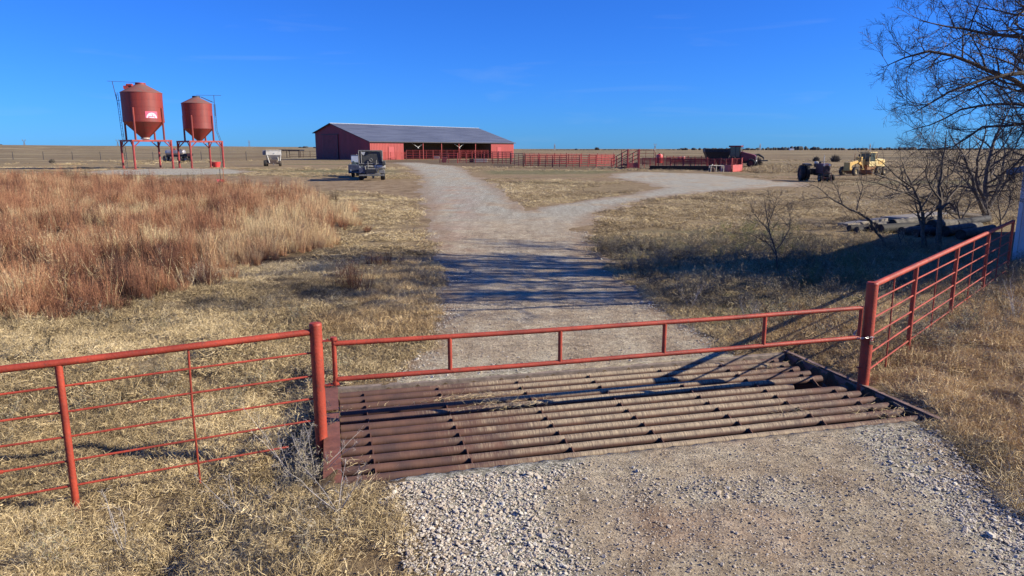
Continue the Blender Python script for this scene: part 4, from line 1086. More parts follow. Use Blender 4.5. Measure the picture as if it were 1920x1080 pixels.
# pale metal frame in front of the corral
x, y = G(1343, 322)
t = thing('cage_frame', 'small pale cream metal frame standing before the right end of the corral', 'frame', (x, y, 0))
PALE = mat('cream_frame', (.62, .55, .40), .6, var=.2)
w = .9; hgt = .85
for p in ((-w, -.4), (-.15, -.4), (w, -.4), (-w, .5), (w, .5)): MB().tube([(p[0], p[1], 0), (p[0], p[1], hgt)], .05, 6).build('leg', PALE, t)
MB().tube([(-w, -.4, hgt), (w, -.4, hgt), (w, .5, hgt), (-w, .5, hgt), (-w, -.4, hgt)], .055, 6).build('top_ring', PALE, t)
MB().lathe([(.45, 0), (.4, .55), (.2, .6)], 10, (-.6, .1, 0)).build('rusty_bucket', mat('rusty_brown', (.12, .07, .05), .9, var=.4), t)
# things lying by the corral
x, y = G(833, 305)
t = thing('steel_plate', 'dark red steel plate leaning by the corral post in front of the open bays', 'steel plate', (x, y, 0))
MB().box((0, .2, .7), (1.1, .08, 1.45), rx=-.25, ry=.15).build('plate', mat('dark_maroon', (.14, .03, .03), .6), t, bevel=.01)
MB().box((0, .5, .5), (.08, .5, .08), rx=-.5).build('prop', WOOD_D, t)
x, y = G(901, 305.3)
t = thing('water_trough', 'pale concrete water trough on the ground in front of the corral', 'trough', (x, y, 0))
o = MB(); o.prism([(-1.55, .1), (1.55, .1), (1.55, .95), (-1.55, .95)], -.5, -.38); o.prism([(-1.55, .1), (1.55, .1), (1.55, .95), (-1.55, .95)], .38, .5); o.box((-1.5, 0, .52), (.12, .9, .84)); o.box((1.5, 0, .52), (.12, .9, .84)); o.box((0, 0, .12), (3, .9, .1))
o.build('trough_wall', mat('pale_concrete', (.42, .36, .30), .85, var=.25), t, smooth=False)
MB().box((-2.1, .1, .5), (1.0, .9, .9)).build('valve_box', WOOD_D, t, bevel=.02)
x, y = G(819, 299)
t = thing('mineral_feeder', 'small pale mineral feeder inside the open bays', 'feeder', (x, y, 0))
MB().box((0, 0, .6), (1.6, .8, .7), taper=(1.1, 1.2)).build('feeder_box', mat('pale_concrete2', (.40, .33, .30), .8), t, bevel=.03)
MB().box((-.5, 0, .13), (.1, .6, .26)).box((.5, 0, .13), (.1, .6, .26)).build('feeder_legs', WOOD_D, t)

# ---------------------------------------------------------------- old red and black row-crop tractor, facing the camera
x, y = G(1547, 341)
tr = thing('tractor', 'old dark red tractor with open seat and tall exhaust stack facing the camera', 'tractor', (x, y + .6, 0), radians(-4)); tr.scale = (.84, .88, .92)
# local: forward = -Y, right of picture = +X ; metres, Y=72 -> .054 m/px
MAROON = mat('faded_maroon', (.075, .022, .024), .55, var=.4, scale=3)
wheel(tr, (-1.15, 2.3, .84), .84, .50, lugs=14, rim=(.09, .03, .03)); wheel(tr, (-1.72, 2.3, .84), .84, .48, lugs=14, rim=(.09, .03, .03))
wheel(tr, (1.15, 2.3, .84), .84, .50, lugs=14, rim=(.09, .03, .03))
wheel(tr, (.28, -.9, .40), .40, .22, rim=(.3, .28, .26)); wheel(tr, (.80, -.75, .40), .40, .24, yaw=.15, rim=(.3, .28, .26)); wheel(tr, (-.62, -.75, .40), .40, .24, yaw=.15, rim=(.3, .28, .26))
MB().prism([(-.95, .95), (-.95, 1.72), (-.8, 1.86), (1.5, 1.92), (1.5, .95)], -.40, .40, 'YZ').build('hood', MAROON, tr, bevel=.04)
MB().box((0, -.97, 1.32), (.70, .06, .74)).build('grille', BLACK, tr, bevel=.01)
for xx in (-.3, -.1, .1, .3): MB().box((xx, -1.02, 1.32), (.035, .03, .74)).build('grille_bar', MAROON, tr, smooth=False)
MB().box((0, .6, .85), (.62, 3.4, .5)).build('engine_block', BLACK, tr, bevel=.04)
MB().box((0, 2.3, 1.0), (1.6, .9, .65)).build('axle_housing', BLACK, tr, bevel=.06)
o = MB(); o.tube([(-.45, -1.35, .12), (-.45, -1.35, .95), (.42, -1.35, .95), (.42, -1.35, .12)], .055, 6); o.tube([(-.45, -1.35, .45), (.42, -1.35, .45)], .05, 6); o.tube([(-.45, -1.3, .95), (-.45, .9, .95)], .05, 6); o.tube([(.42, -1.3, .95), (.42, .9, .95)], .05, 6); o.tube([(-.15, -1.36, 1.3), (.05, -1.36, 1.0), (.3, -1.36, 1.5)], .03, 5)
o.build('front_guard', MAROON, tr)
MB().tube([(.12, .35, 1.85), (.12, .35, 2.72)], .055, 8).tube([(.12, .35, 2.68), (.10, .33, 2.78)], .04, 8).build('exhaust_stack', mat('pale_stack', (.45, .43, .38), .5, var=.3), tr)
MB().lathe([(.12, 1.88), (.14, 1.95), (.14, 2.1), (.05, 2.15)], 10, (-.1, .9, 0)).build('air_cleaner', BLACK, tr)
MB().box((-.35, 1.5, 2.0), (.34, .5, .22)).build('fuel_tank_cap', mat('pale_cap', (.5, .52, .52), .4), tr, bevel=.05)
MB().box((0, 2.2, 1.55), (.5, .5, .12)).box((0, 2.45, 1.8), (.5, .1, .45)).build('seat', BLACK, tr, bevel=.03)
MB().tube([(0, 1.5, 1.7), (0, 1.9, 1.95)], .03, 6).lathe([(.20, -.015), (.23, 0), (.20, .015)], 14, (0, 1.9, 1.96)).build('steering_wheel', BLACK, tr)
for s in (-1, 1): MB().prism([(1.6, 1.65), (1.7, 1.85), (2.9, 1.9), (3.0, 1.7), (2.9, 1.78), (1.7, 1.76)], s * 1.15 - .35, s * 1.15 + .35, 'YZ').build('fender', BLACK, tr)
MB().tube([(-.9, -.8, .42), (.9, -.8, .42)], .07, 6).build('front_axle', BLACK, tr)
for s in (-1, 1): MB().lathe([(.10, 0), (.12, .06), (.11, .12)], 10, (s * .32, -1.06, 1.75), 'Y').build('headlight', mat('lamp_glass', (.5, .5, .48), .2), tr)

# ---------------------------------------------------------------- yellow motor grader
xF, yF = G(1591, 329.5)
gr = thing('motor_grader', 'faded yellow motor grader with cab, parked in the field at right', 'grader', (xF, yF, 0), radians(-153)); gr.scale = (.80, .86, .87)
YEL = mat('faded_yellow', (.66, .43, .11), .55, col2=(.52, .32, .08), scale=2.2)
YELP = mat('pale_yellow', (.70, .56, .24), .55, col2=(.60, .44, .17), scale=2.2)
RUSTY = mat('rust_orange', (.28, .13, .05), .8, var=.4, scale=3)
# local: forward = +X, front axle at x=0
def gwheel(px, py, r=.62, w=.42, yaw=0): return wheel(gr, (px, py, r), r, w, yaw=pi / 2 + yaw, rim=(.35, .26, .12), tyre=DUSTY, lugs=12)
gwheel(0, 1.05); gwheel(0, -1.05)
for xx in (-5.0, -6.4):
    for s in (-1, 1): gwheel(xx, s * 1.1)
MB().box((.35, 0, 1.25), (.5, 1.0, 1.15)).build('front_block', YEL, gr, bevel=.04)
MB().box((0, 0, .65), (.3, 2.0, .25)).build('front_axle', RUSTY, gr, bevel=.03)
MB().prism([(.5, 1.35), (.5, 1.75), (-1.8, 2.15), (-3.2, 2.3), (-3.4, 1.3), (-2.8, 1.3), (-1.6, 1.75), (-.3, 1.35)], -.18, .18).build('main_beam', YEL, gr, bevel=.03)
MB().prism([(-3.2, .75), (-3.2, 1.5), (-5.3, 1.5), (-5.3, .75)], -.6, .6).build('rear_frame', RUSTY, gr, bevel=.03)
MB().prism([(-4.9, 1.3), (-4.8, 2.2), (-5.2, 2.35), (-7.0, 2.25), (-7.2, 2.0), (-7.2, 1.2)], -.62, .62).build('engine_cover', YELP, gr, bevel=.06)
for s in (-1, 1): MB().box((-6.2, s * .64, 1.8), (1.2, .03, .5)).build('side_louvre', YEL, gr, smooth=False)
cb = MB().box((-4.1, 0, 1.6), (1.3, 1.4, .7)).build('cab_base', YELP, gr, bevel=.03)
for xx in (-3.45, -4.75):
    for s in (-.68, .68): MB().tube([(xx, s, 1.9), (xx * 1. + (.0), s, 3.15)], .06, 5).build('cab_post', YELP, gr)
MB().tube([(-3.45, 0, 1.9), (-3.45, 0, 3.15)], .04, 5).build('cab_post', YELP, gr)
MB().box((-4.1, 0, 3.18), (1.65, 1.65, .12)).build('cab_roof', YELP, gr, bevel=.03)
for c, sz in (((-3.45, 0, 2.5), (.02, 1.25, 1.1)), ((-4.75, 0, 2.5), (.02, 1.25, 1.1)), ((-4.1, .67, 2.5), (1.2, .02, 1.1)), ((-4.1, -.67, 2.5), (1.2, .02, 1.1))):
    MB().box(c, sz).build('window', GLASS, gr, smooth=False)
MB().box((-3.3, .9, 2.75), (.08, .22, .32)).tube([(-3.4, .65, 2.8), (-3.3, .9, 2.8)], .02, 4).build('mirror', BLACK, gr)
MB().box((-3.3, -.9, 2.75), (.08, .22, .32)).tube([(-3.4, -.65, 2.8), (-3.3, -.9, 2.8)], .02, 4).build('mirror', BLACK, gr)
o = MB(); o.prism([(-.25, -.32), (.05, -.3), (.12, 0), (.05, .32), (-.1, .34), (.0, 0)], -1.75, 1.75, 'XZ'); mb = o.build('blade', RUSTY, gr, loc=(-2.3, 0, .5)); mb.rotation_euler = (0, 0, .35)
MB().lathe([(.55, .82), (.7, .85), (.7, .95), (.55, .98)], 20, (-2.2, 0, 0), cap=False).tube([(.2, 0, .95), (-1.6, .5, .9), (-1.6, -.5, .9), (.2, 0, .95)], .07, 6).build('blade_circle', YEL, gr)
for s in (-1, 1): MB().tube([(-2.1, s * .25, 2.45), (-2.1, s * .7, .95)], .07, 6).box((-2.1, s * .28, 2.4), (.3, .3, .35)).build('lift_cylinder', YEL, gr)
MB().tube([(-.9, .1, 1.9), (-.9, .1, 3.05)], .05, 6).build('exhaust_stack', RUSTY, gr)
MB().tube([(-5.6, .3, 2.3), (-5.6, .3, 3.0)], .06, 6).build('muffler', RUSTY, gr)

# ---------------------------------------------------------------- large dark tractor with spreader behind the corral
x, y = G(1378, 314)
bt = thing('cab_tractor', 'large black and red cab tractor parked behind the right end of the corral', 'tractor', (x, y, 0), radians(-28)); bt.scale = (.86, .9, .94)
MRED = mat('tractor_red', (.19, .03, .03), .4, var=.25)
# local forward = +X
MB().prism([(.9, 2.2), (.9, 2.95), (3.6, 2.35), (4.0, 2.1), (4.0, 1.2), (.9, 1.2)], -.55, .55).build('hood', MRED, bt, bevel=.05)
MB().box((4.03, 0, 1.6), (.08, 1.0, .9)).build('grille', CHAR, bt, bevel=.02)
MB().box((4.1, 0, 1.25), (.06, .9, .16)).build('headlight_bar', mat('pale_bar', (.7, .7, .7), .3), bt)
MB().box((2.4, 0, 1.25), (3.2, .9, .9)).build('engine_block', BLACK, bt, bevel=.05)
MB().box((0, 0, 1.5), (2.2, 1.6, .9)).build('cab_base', BLACK, bt, bevel=.05)
for xx in (-.95, .1, .95):
    for s in (-.85, .85): MB().tube([(xx, s, 1.8), (xx * .95, s, 3.75)], .07, 5).build('cab_post', BLACK, bt)
MB().box((0, 0, 3.85), (2.5, 2.1, .28)).build('cab_roof', MRED, bt, bevel=.08)
for c, sz in (((0, .86, 2.8), (1.8, .02, 1.8)), ((0, -.86, 2.8), (1.8, .02, 1.8)), ((.96, 0, 2.8), (.02, 1.6, 1.8)), ((-.96, 0, 2.8), (.02, 1.6, 1.8))):
    MB().box(c, sz).build('window', GLASS, bt, smooth=False)
MB().tube([(1.2, .75, 2.4), (1.2, .75, 4.1)], .07, 6).build('exhaust_stack', BLACK, bt)
for s in (-1, 1):
    wheel(bt, (-.3, s * 1.35, 1.0), 1.0, .7, yaw=pi / 2, lugs=16, rim=(.10, .03, .03)); wheel(bt, (3.3, s * 1.2, .8), .8, .55, yaw=pi / 2, lugs=14, rim=(.10, .03, .03))
MB().box((1.15, -1.15, 2.95), (.08, .3, .45)).tube([(1.0, -.85, 3.1), (1.15, -1.15, 3.1)], .025, 4).build('mirror', BLACK, bt)
x, y = G(1343, 311)
sp = thing('grain_cart', 'long black hopper cart behind the corral, left of the dark tractor', 'cart', (x, y, 0), radians(-6))
k = y / F
hw2 = (1368 - 1321) * k
zt = wz(279.3, y); zl = wz(292, y)
o = MB(); v = []
for (ex, zz, wy) in ((.5, zt, 1.4), (.5, zt - .5, 1.4), (.43, zl, 1.2), (.36, .8, 1.0)):
    v += [(-hw2 * ex, -wy, zz), (hw2 * ex, -wy, zz), (hw2 * ex, wy, zz), (-hw2 * ex, wy, zz)]
f = []
for l in range(3):
    for i in range(4):
        j = (i + 1) % 4; f.append((l * 4 + i, l * 4 + j, l * 4 + 4 + j, l * 4 + 4 + i))
f.append((12, 13, 14, 15)); o.add(v, f); o.build('hopper', BLACK, sp, smooth=False)
MB().tube([(-hw2 / 2, -1.42, zt), (hw2 / 2, -1.42, zt), (hw2 / 2, 1.42, zt), (-hw2 / 2, 1.42, zt), (-hw2 / 2, -1.42, zt)], .08, 5).build('hopper_rim', CHAR, sp)
for i in range(5):
    xx = -hw2 * .38 + hw2 * .76 * i / 4
    MB().tube([(xx, -1.44, zt - .1), (xx * .9, -1.06, zl)], .06, 5).build('side_rib', CHAR, sp)
MB().box((0, 0, .95), (hw2 * .9, 1.0, .25)).tube([(hw2 * .45, 0, .9), (hw2 * .62, 0, .8)], .1, 6).build('frame', MRED, sp)
for xx in (-1.0, .9):
    for s in (-1, 1): wheel(sp, (xx, s * 1.2, .7), .7, .5, yaw=pi / 2, rim=(.10, .03, .03))
MB().box((hw2 * .52, -1.0, 1.9), (.5, .3, .7)).build('red_box', MRED, sp, bevel=.03)
x, y = G(1415, 313)
im = thing('loader_implement', 'black implement with a long raised arm right of the dark tractor', 'implement', (x, y, 0), 0)
k = y / F
def ix(px): return (px - 1415) * k
def iz(py): return wz(py, y)
MB().tube([(ix(1411), 0, iz(306)), (ix(1416), 0, iz(290.5)), (ix(1421), 0, iz(290)), (ix(1430), 0, iz(295)), (ix(1430.5), 0, iz(298))], [.3, .24, .2, .16, .12], 6).build('boom', BLACK, im)
MB().box((ix(1410), 0, iz(296)), (.9, 1.2, 1.2)).box((ix(1411), 0, iz(303)), (.8, .9, 1.6)).build('frame', BLACK, im, bevel=.06)
MB().box((ix(1431), 0, iz(301)), (1.2, .8, .25)).tube([(ix(1430.5), 0, iz(298)), (ix(1431), 0, iz(301))], .06, 5).build('tool_head', CHAR, im)
MB().tube([(ix(1409), .0, iz(300)), (ix(1408), -.2, 0)], .07, 5).tube([(ix(1413), .3, iz(300)), (ix(1414), .4, 0)], .07, 5).build('stand_leg', BLACK, im)
for s in (-.7, .7): wheel(im, (ix(1412), s, .5), .5, .3, yaw=1.5)

# ---------------------------------------------------------------- white shed at the right edge
SHW = mat('white_siding', (.62, .64, .66), .6, col2=(.50, .52, .55), scale=1.2, bump=.1)
shed = thing('shed', 'white sheet sided shed with grey sloping roof at the right edge', 'shed', (14.60, 20.40, 0), -.743)
SLn, SWd, SE, SRg = 9.5, 4.6, 2.62, 3.25
def rwall(o, ax, x0, x1, yy, z1f, d):
    ribbed_wall(o, x0, x1, .02, z1f, yy, rib=.3, d=d, plane=ax)
o = MB(); rwall(o, 'Y', 0, SLn, 0, lambda q: SE + .12, .02); o.build('side_wall', SHW, shed, smooth=False)
def gsh(q): return SE + (SRg - SE) * (1 - abs(q - SWd / 2) / (SWd / 2))
for yy, d in ((0, .02), (SLn, -.02)):
    o = MB(); rwall(o, 'X', 0, SWd / 2, yy, gsh, d); rwall(o, 'X', SWd / 2, SWd, yy, gsh, d); o.build('end_wall', SHW, shed, smooth=False)
o = MB(); rwall(o, 'Y', 0, SLn, SWd, lambda q: SE + .12, -.02); o.build('side_wall', SHW, shed, smooth=False)
kk = (SRg - SE) / (SWd / 2)
RG = mat('shed_roof_grey', (.30, .31, .33), .5, metal=.3, var=.25, scale=1)
for s in (0, 1):
    o = MB()
    n = 26
    for i in range(n):
        a = -.35 + (SLn + .7) * i / n; w = (SLn + .7) / n
        for p, q, dp, dq in ((a, a + w * .15, 0, .03), (a + w * .15, a + w * .3, .03, 0), (a + w * .3, a + w, 0, 0)):
            xa, xb = (-.40, SWd / 2) if s == 0 else (SWd + .40, SWd / 2)
            o.quad((xa, p, SE - .4 * kk + .10 + dp), (xa, q, SE - .4 * kk + .10 + dq), (xb, q, SRg + .10 + dq), (xb, p, SRg + .10 + dp))
    o.build('roof', RG, shed, smooth=False)
o = MB(); o.box((-.42, SLn / 2, SE - .4 * kk + .04), (.05, SLn + .7, .14)); o.box((SWd / 4 - .2, -.36, (SE - .4 * kk + SRg) / 2 + .03), (sqrt((SWd / 2 + .4) ** 2 + (SRg - SE + .4 * kk) ** 2), .05, .13), ry=-atan2(kk, 1)); o.build('fascia', mat('grey_blue_trim', (.25, .28, .34), .6), shed, smooth=False)
MB().box((-.03, -.03, SE / 2), (.10, .10, SE)).build('corner_trim', SHW, shed, smooth=False)
MB().box((SWd / 2, -.05, 1.05), (.95, .05, 2.05)).build('door', mat('shed_door_white', (.6, .6, .6), .5), shed, smooth=False)
for a, b in ((.0, 0), (SWd, SLn)): MB().box((SWd / 2, b, -.05), (SWd, .25, .14)).build('sill', mat('grey_concrete', (.35, .34, .32), .9), shed, smooth=False)

# ---------------------------------------------------------------- far wire fence
wfz = thing('wire_fence', 'far wire fence on thin steel posts across the left pasture', 'fence', (0, 213, 0))
PX = [-60, -20, 25, 82, 136.5, 189, 238, 287.5, 333, 378, 420, 462, 500]
xs_ = [xat(p, 213) for p in PX]
for xx in xs_:
    MB().box((xx, 0, 1.15), (.15, .12, 2.5)).build('post', mat('grey_post', (.10, .09, .08), .8), wfz, smooth=False)
for z in (.55, .95, 1.35, 1.75):
    MB().tube([(xx, -.08, z + random.uniform(-.02, .02)) for xx in xs_], .014, 4).build('wire', MATS['grey_post'], wfz)

# ---------------------------------------------------------------- transmission towers on the horizon
TWM = mat('tower_steel', (.22, .24, .27), .6, metal=.2)
def tower_mesh(kind):
    o = MB(); r = .5
    if kind == 0:      # V-top lattice tower
        for s in (-1, 1):
            for q in (-1, 1): o.tube([(s * 3, q * 3, 0), (s * .9, q * .9, 12), (s * 1.0, 0, 14)], r, 4)
            o.tube([(0, 0, 12), (s * 5.0, 0, 22)], r, 4); o.tube([(s * 1.2, 0, 14), (s * 3.2, 0, 22)], r * .8, 4); o.tube([(s * 3.2, 0, 22), (s * 5.2, 0, 22)], r, 4)
        o.tube([(-6.5, 0, 18), (6.5, 0, 18)], r, 4)
    else:              # slim single mast with arms
        for s in (-1, 1):
            for q in (-1, 1): o.tube([(s * 2.4, q * 2.4, 0), (s * .7, q * .7, 16), (0, 0, 22)], r, 4)
        for z, w in ((14, 4.5), (17, 3.8), (20, 3)): o.tube([(-w, 0, z), (w, 0, z)], r, 4)
    for k in range(5):
        z0, z1 = k * 3, k * 3 + 3; w0 = 3 - 2.1 * z0 / 14; w1 = 3 - 2.1 * z1 / 14
        for q in (-1, 1):
            o.tube([(-w0, q * w0, z0), (w1, q * w1, z1)], r * .6, 3); o.tube([(w0, q * w0, z0), (-w1, q * w1, z1)], r * .6, 3)
    return o
TW = [(47, 0, 'faint lattice power tower farthest left on the horizon'), (222, 0, 'lattice power tower on the horizon just left of the larger feed bin'), (468, 1, 'power tower on the horizon right of the smaller feed bin'),
      (1040, 1, 'slim power tower on the horizon right of the barn'), (1228, 0, 'forked power tower on the horizon above the red corral tank'), (1425, 1, 'slim power tower on the horizon right of the cab tractor'), (1631, 1, 'power tower on the horizon above the yellow grader')]
tme = {}
for px, kd, lab in TW:
    Y = 2400
    X = xat(px, Y)
    t = thing('power_tower', lab, 'power tower', (X, Y, zgs(X, Y) - .5), .3, 'power towers on the horizon')
    if kd not in tme:
        oo = tower_mesh(kd).build('lattice_frame', TWM, t, smooth=False); tme[kd] = oo.data
    else: link('lattice_frame', tme[kd], t)
    MB().box((0, 0, -.3), (7, 7, 1.2)).build('footing', mat('grey_concrete', (.35, .34, .32), .9), t, smooth=False)
x, y = xat(1484, 2300), 2300.
t = thing('farm_building', 'tiny white building far off on the right horizon', 'building', (x, y, zgs(x, y)))
MB().box((0, 0, 1.8), (14, 8, 3.6)).build('wall', mat('white_far', (.8, .8, .78), .6), t, smooth=False)
MB().prism([(-7.3, 3.6), (7.3, 3.6), (6.5, 5.2), (-6.5, 5.2)], -4.3, 4.3).build('roof', mat('white_far_roof', (.65, .66, .68), .6), t, smooth=False)

# ---------------------------------------------------------------- survey stakes with flagging
x, y = G(420.5, 351)
t = thing('marker_stake', 'thin orange lath stake standing in the tall red grass', 'stake', (x, y, 0), group=None)
MB().box((0, 0, .65), (.05, .025, 1.75)).build('lath', mat('orange_lath', (.55, .20, .07), .7), t, smooth=False)
MB().box((0, 0, 1.5), (.06, .035, .1)).build('paint_band', mat('bright_orange', (.7, .12, .08), .6), t, smooth=False)
x, y = G(414.5, 350)
t = thing('marker_stake', 'dark steel stake with a bright pink flag at the edge of the red grass', 'stake', (x, y, 0))
MB().tube([(0, 0, -.1), (0, 0, 1.5)], .03, 6).build('rod', BLACK, t)
o = MB()
for i in range(5):
    a = i * 1.25
    o.add([(0, 0, .62), (.38 * cos(a), .2 * sin(a), .62 - .10 * (i % 3)), (.34 * cos(a + .5), .2 * sin(a + .5), .36), (.05, 0, .38)], [(0, 1, 2, 3)])
o.build('flagging', mat('hot_pink', (.85, .09, .14), .6, var=.1), t, smooth=False)
# ---------------------------------------------------------------- bare trees
def rvec(rng): 
    v = rng.normal(size=3); return v / np.linalg.norm(v)
class Tree:
    def __init__(s, seed):
        s.rng = np.random.default_rng(seed); s.twigs = MB(); s.limbs = []
    def curve(s, p, d, L, n, jit, droop=0.):
        pts = [np.array(p, float)]; d = np.array(d, float); d /= np.linalg.norm(d)
        for i in range(n):
            d = d + s.rng.normal(size=3) * jit + np.array((0, 0, droop)); d /= np.linalg.norm(d)
            pts.append(pts[-1] + d * L / n)
        return pts
    def sub(s, pts, r0, r1, level, n, L, spread=.9, up=.0, droop=0., rmin=.0035):
        """children along a limb; the last levels are joined fine twigs"""
        rng = s.rng
        m = len(pts)
        for k in range(n):
            t = (.18 + .82 * (k + rng.random()) / n) * (m - 1) * .999
            i = int(t); f = t - i
            p = pts[i] * (1 - f) + pts[i + 1] * f
            d = pts[i + 1] - pts[i]; d = d / np.linalg.norm(d)
            v = rvec(rng); v -= d * v.dot(d); v /= np.linalg.norm(v)
            nd = d * (1 - spread * .45) + v * spread * rng.uniform(.6, 1.1) + np.array((0, 0, up))
            l = L * rng.uniform(.55, 1.15) * (1 - .45 * t / m)
            rr = max(rmin, (r0 + (r1 - r0) * t / m) * .52)
            q = s.curve(p, nd, l, 4 if level > 0 else 3, .20, droop)
            rads = [rr * (1 - .72 * j / (len(q) - 1)) for j in range(len(q))]
            s.twigs.tube([Vector(a) for a in q], [max(rmin * .6, a) for a in rads], 5 if rr > .02 else 3, cap=False)
            if level > 0:
                s.sub(q, rads[0], rads[-1], level - 1, max(3, int(n * (.62 if level > 1 else .5))), l * .62, spread * .8, up, droop, rmin)
def build_tree(t, root, bark, limbs, levels, nsub, Lsub, seed, trunk=None, up=.05, droop=0., rmin=.0035, twig_mat=None):
    T = Tree(seed)
    if trunk: MB().tube([Vector(p) for p in trunk[0]], trunk[1], 12).build('trunk', bark, root)
    for pts, r0, r1 in limbs:
        P = [np.array(p, float) for p in pts]
        # smooth and wobble
        Q = []
        for i in range(len(P) - 1):
            for f in (0, .5): Q.append(P[i] * (1 - f) + P[i + 1] * f + T.rng.normal(size=3) * (.03 if f else 0) * np.linalg.norm(P[i + 1] - P[i]))
        Q.append(P[-1])
        rads = [r0 + (r1 - r0) * i / (len(Q) - 1) for i in range(len(Q))]
        MB().tube([Vector(q) for q in Q], rads, 8).build('limb', bark, root)
        T.sub(Q, r0, r1, levels, nsub, Lsub, .95, up, droop, rmin)
    o = T.twigs.build('twigs', twig_mat or bark, root, smooth=False); o['kind'] = 'stuff'
    return len(T.twigs.f)
BARK = mat('grey_bark', (.105, .085, .07), .9, var=.4, scale=8, bump=.4, bscale=30)
TWIG = mat('twig_bark', (.095, .075, .062), .85, var=.4, scale=2)
def rel(pts, o): return [tuple(Vector(p) - Vector(o)) for p in pts]

# big tree leaning in from the right; its trunk stands beyond the right edge
bo = (20.6, 16.9, 0)
big = thing('bare_tree', 'large leafless tree reaching in from the upper right with a wide fine twigged crown', 'tree', bo)
fork = (20.2, 18.7, 2.6)
limbs = []
def plimb(pts, Y0, Y1, r0, r1):
    pts = [(px + 42, py) if px < 1960 else (px, py) for px, py in pts]
    n = len(pts)
    Y1 = 18.6 + (Y1 - 18.6) * 1.3
    hi = max(0, (100 - min(p[1] for p in pts)) / 600)
    start = (19.4 - hi * 1.2, 17.0 + (Y1 - 18.6) * .5, 4.6 + hi * 3.5)
    Y0 = 18.6 + (Y1 - 18.6) * .6
    limbs.append((rel([(19.7, 17.0, 4.2), ((19.7 + start[0]) / 2, (17.0 + start[1]) / 2, (4.3 + start[2]) / 2), start], bo), r0 * 1.5, r0 * 1.05))
    w = [W(px, py, Y0 - 1.7 + (Y1 - Y0) * i / (n - 1)) for i, (px, py) in enumerate(pts)]
    limbs.append((rel([start] + [tuple(p) for p in w], bo), r0, r1))
plimb([(2100, 235), (1960, 182), (1860, 150), (1780, 118), (1700, 96), (1655, 108), (1610, 128)], 18.6, 18.5, .085, .006)
plimb([(2100, 260), (1960, 215), (1880, 232), (1800, 238), (1745, 275), (1690, 282)], 18.6, 21.0, .075, .006)
plimb([(2080, 170), (1960, 110), (1880, 70), (1800, 62), (1735, 50), (1680, 38)], 18.6, 17.5, .08, .006)
plimb([(2080, 120), (1960, 40), (1880, 0), (1800, -30), (1720, -35)], 18.6, 20.5, .085, .008)
plimb([(2050, 200), (1940, 140), (1850, 140), (1770, 160), (1700, 195), (1665, 215)], 18.6, 16.8, .07, .006)
plimb([(2080, 290), (1980, 260), (1905, 265), (1850, 320), (1830, 370)], 18.6, 20.0, .07, .008)
plimb([(2050, 60), (1930, -40), (1850, -110), (1760, -160), (1680, -170)], 18.6, 19.5, .13, .01)
plimb([(2100, 0), (1980, -120), (1900, -220), (1830, -300)], 18.6, 21.5, .13, .012)
plimb([(2060, 20), (1960, -100), (1860, -200), (1740, -250)], 18.6, 17.0, .12, .012)
plimb([(1990, 240), (1900, 200), (1830, 195), (1760, 205), (1700, 235), (1650, 250)], 18.6, 22.5, .07, .006)
plimb([(2060, 60), (1990, 20), (1900, 30), (1830, 20), (1760, 0)], 18.6, 23.0, .07, .008)
plimb([(2250, -100), (2300, -300), (2280, -420)], 18.6, 18.0, .16, .02)
plimb([(2060, 90), (1960, -10), (1880, -90), (1790, -150), (1720, -190)], 18.6, 15.5, .10, .008)
plimb([(2100, 60), (2000, -150), (1930, -260), (1850, -330), (1800, -380)], 18.6, 20.5, .10, .008)
plimb([(2100, 150), (2000, 40), (1900, -60), (1820, -110)], 18.6, 16.0, .09, .008)
plimb([(2180, 20), (2120, -150), (2000, -280), (1900, -330)], 18.6, 19.0, .10, .008)
plimb([(2150, 150), (2080, 60), (1980, 0), (1900, -50)], 18.6, 23.5, .09, .008)
plimb([(2250, 100), (2200, -60), (2080, -180), (1960, -260)], 18.6, 15.0, .10, .008)
plimb([(2250, 150), (2180, 40), (2080, -60), (1990, -130)], 18.6, 14.6, .10, .008)
plimb([(2200, -100), (2080, -300), (1950, -430), (1850, -500)], 18.6, 17.5, .10, .008)
plimb([(2150, -50), (2120, -220), (2050, -350)], 18.6, 20.0, .15, .02)
n1 = build_tree(None, big, BARK, limbs, 2, 21, 1.6, 11, trunk=([(0, 0, -.3), (-.15, 0, 1.2), (-.4, .1, 2.6), (-1.0, .1, 4.5)], [.36, .29, .25, .2]), up=.10, droop=.01, rmin=.0035, twig_mat=TWIG)

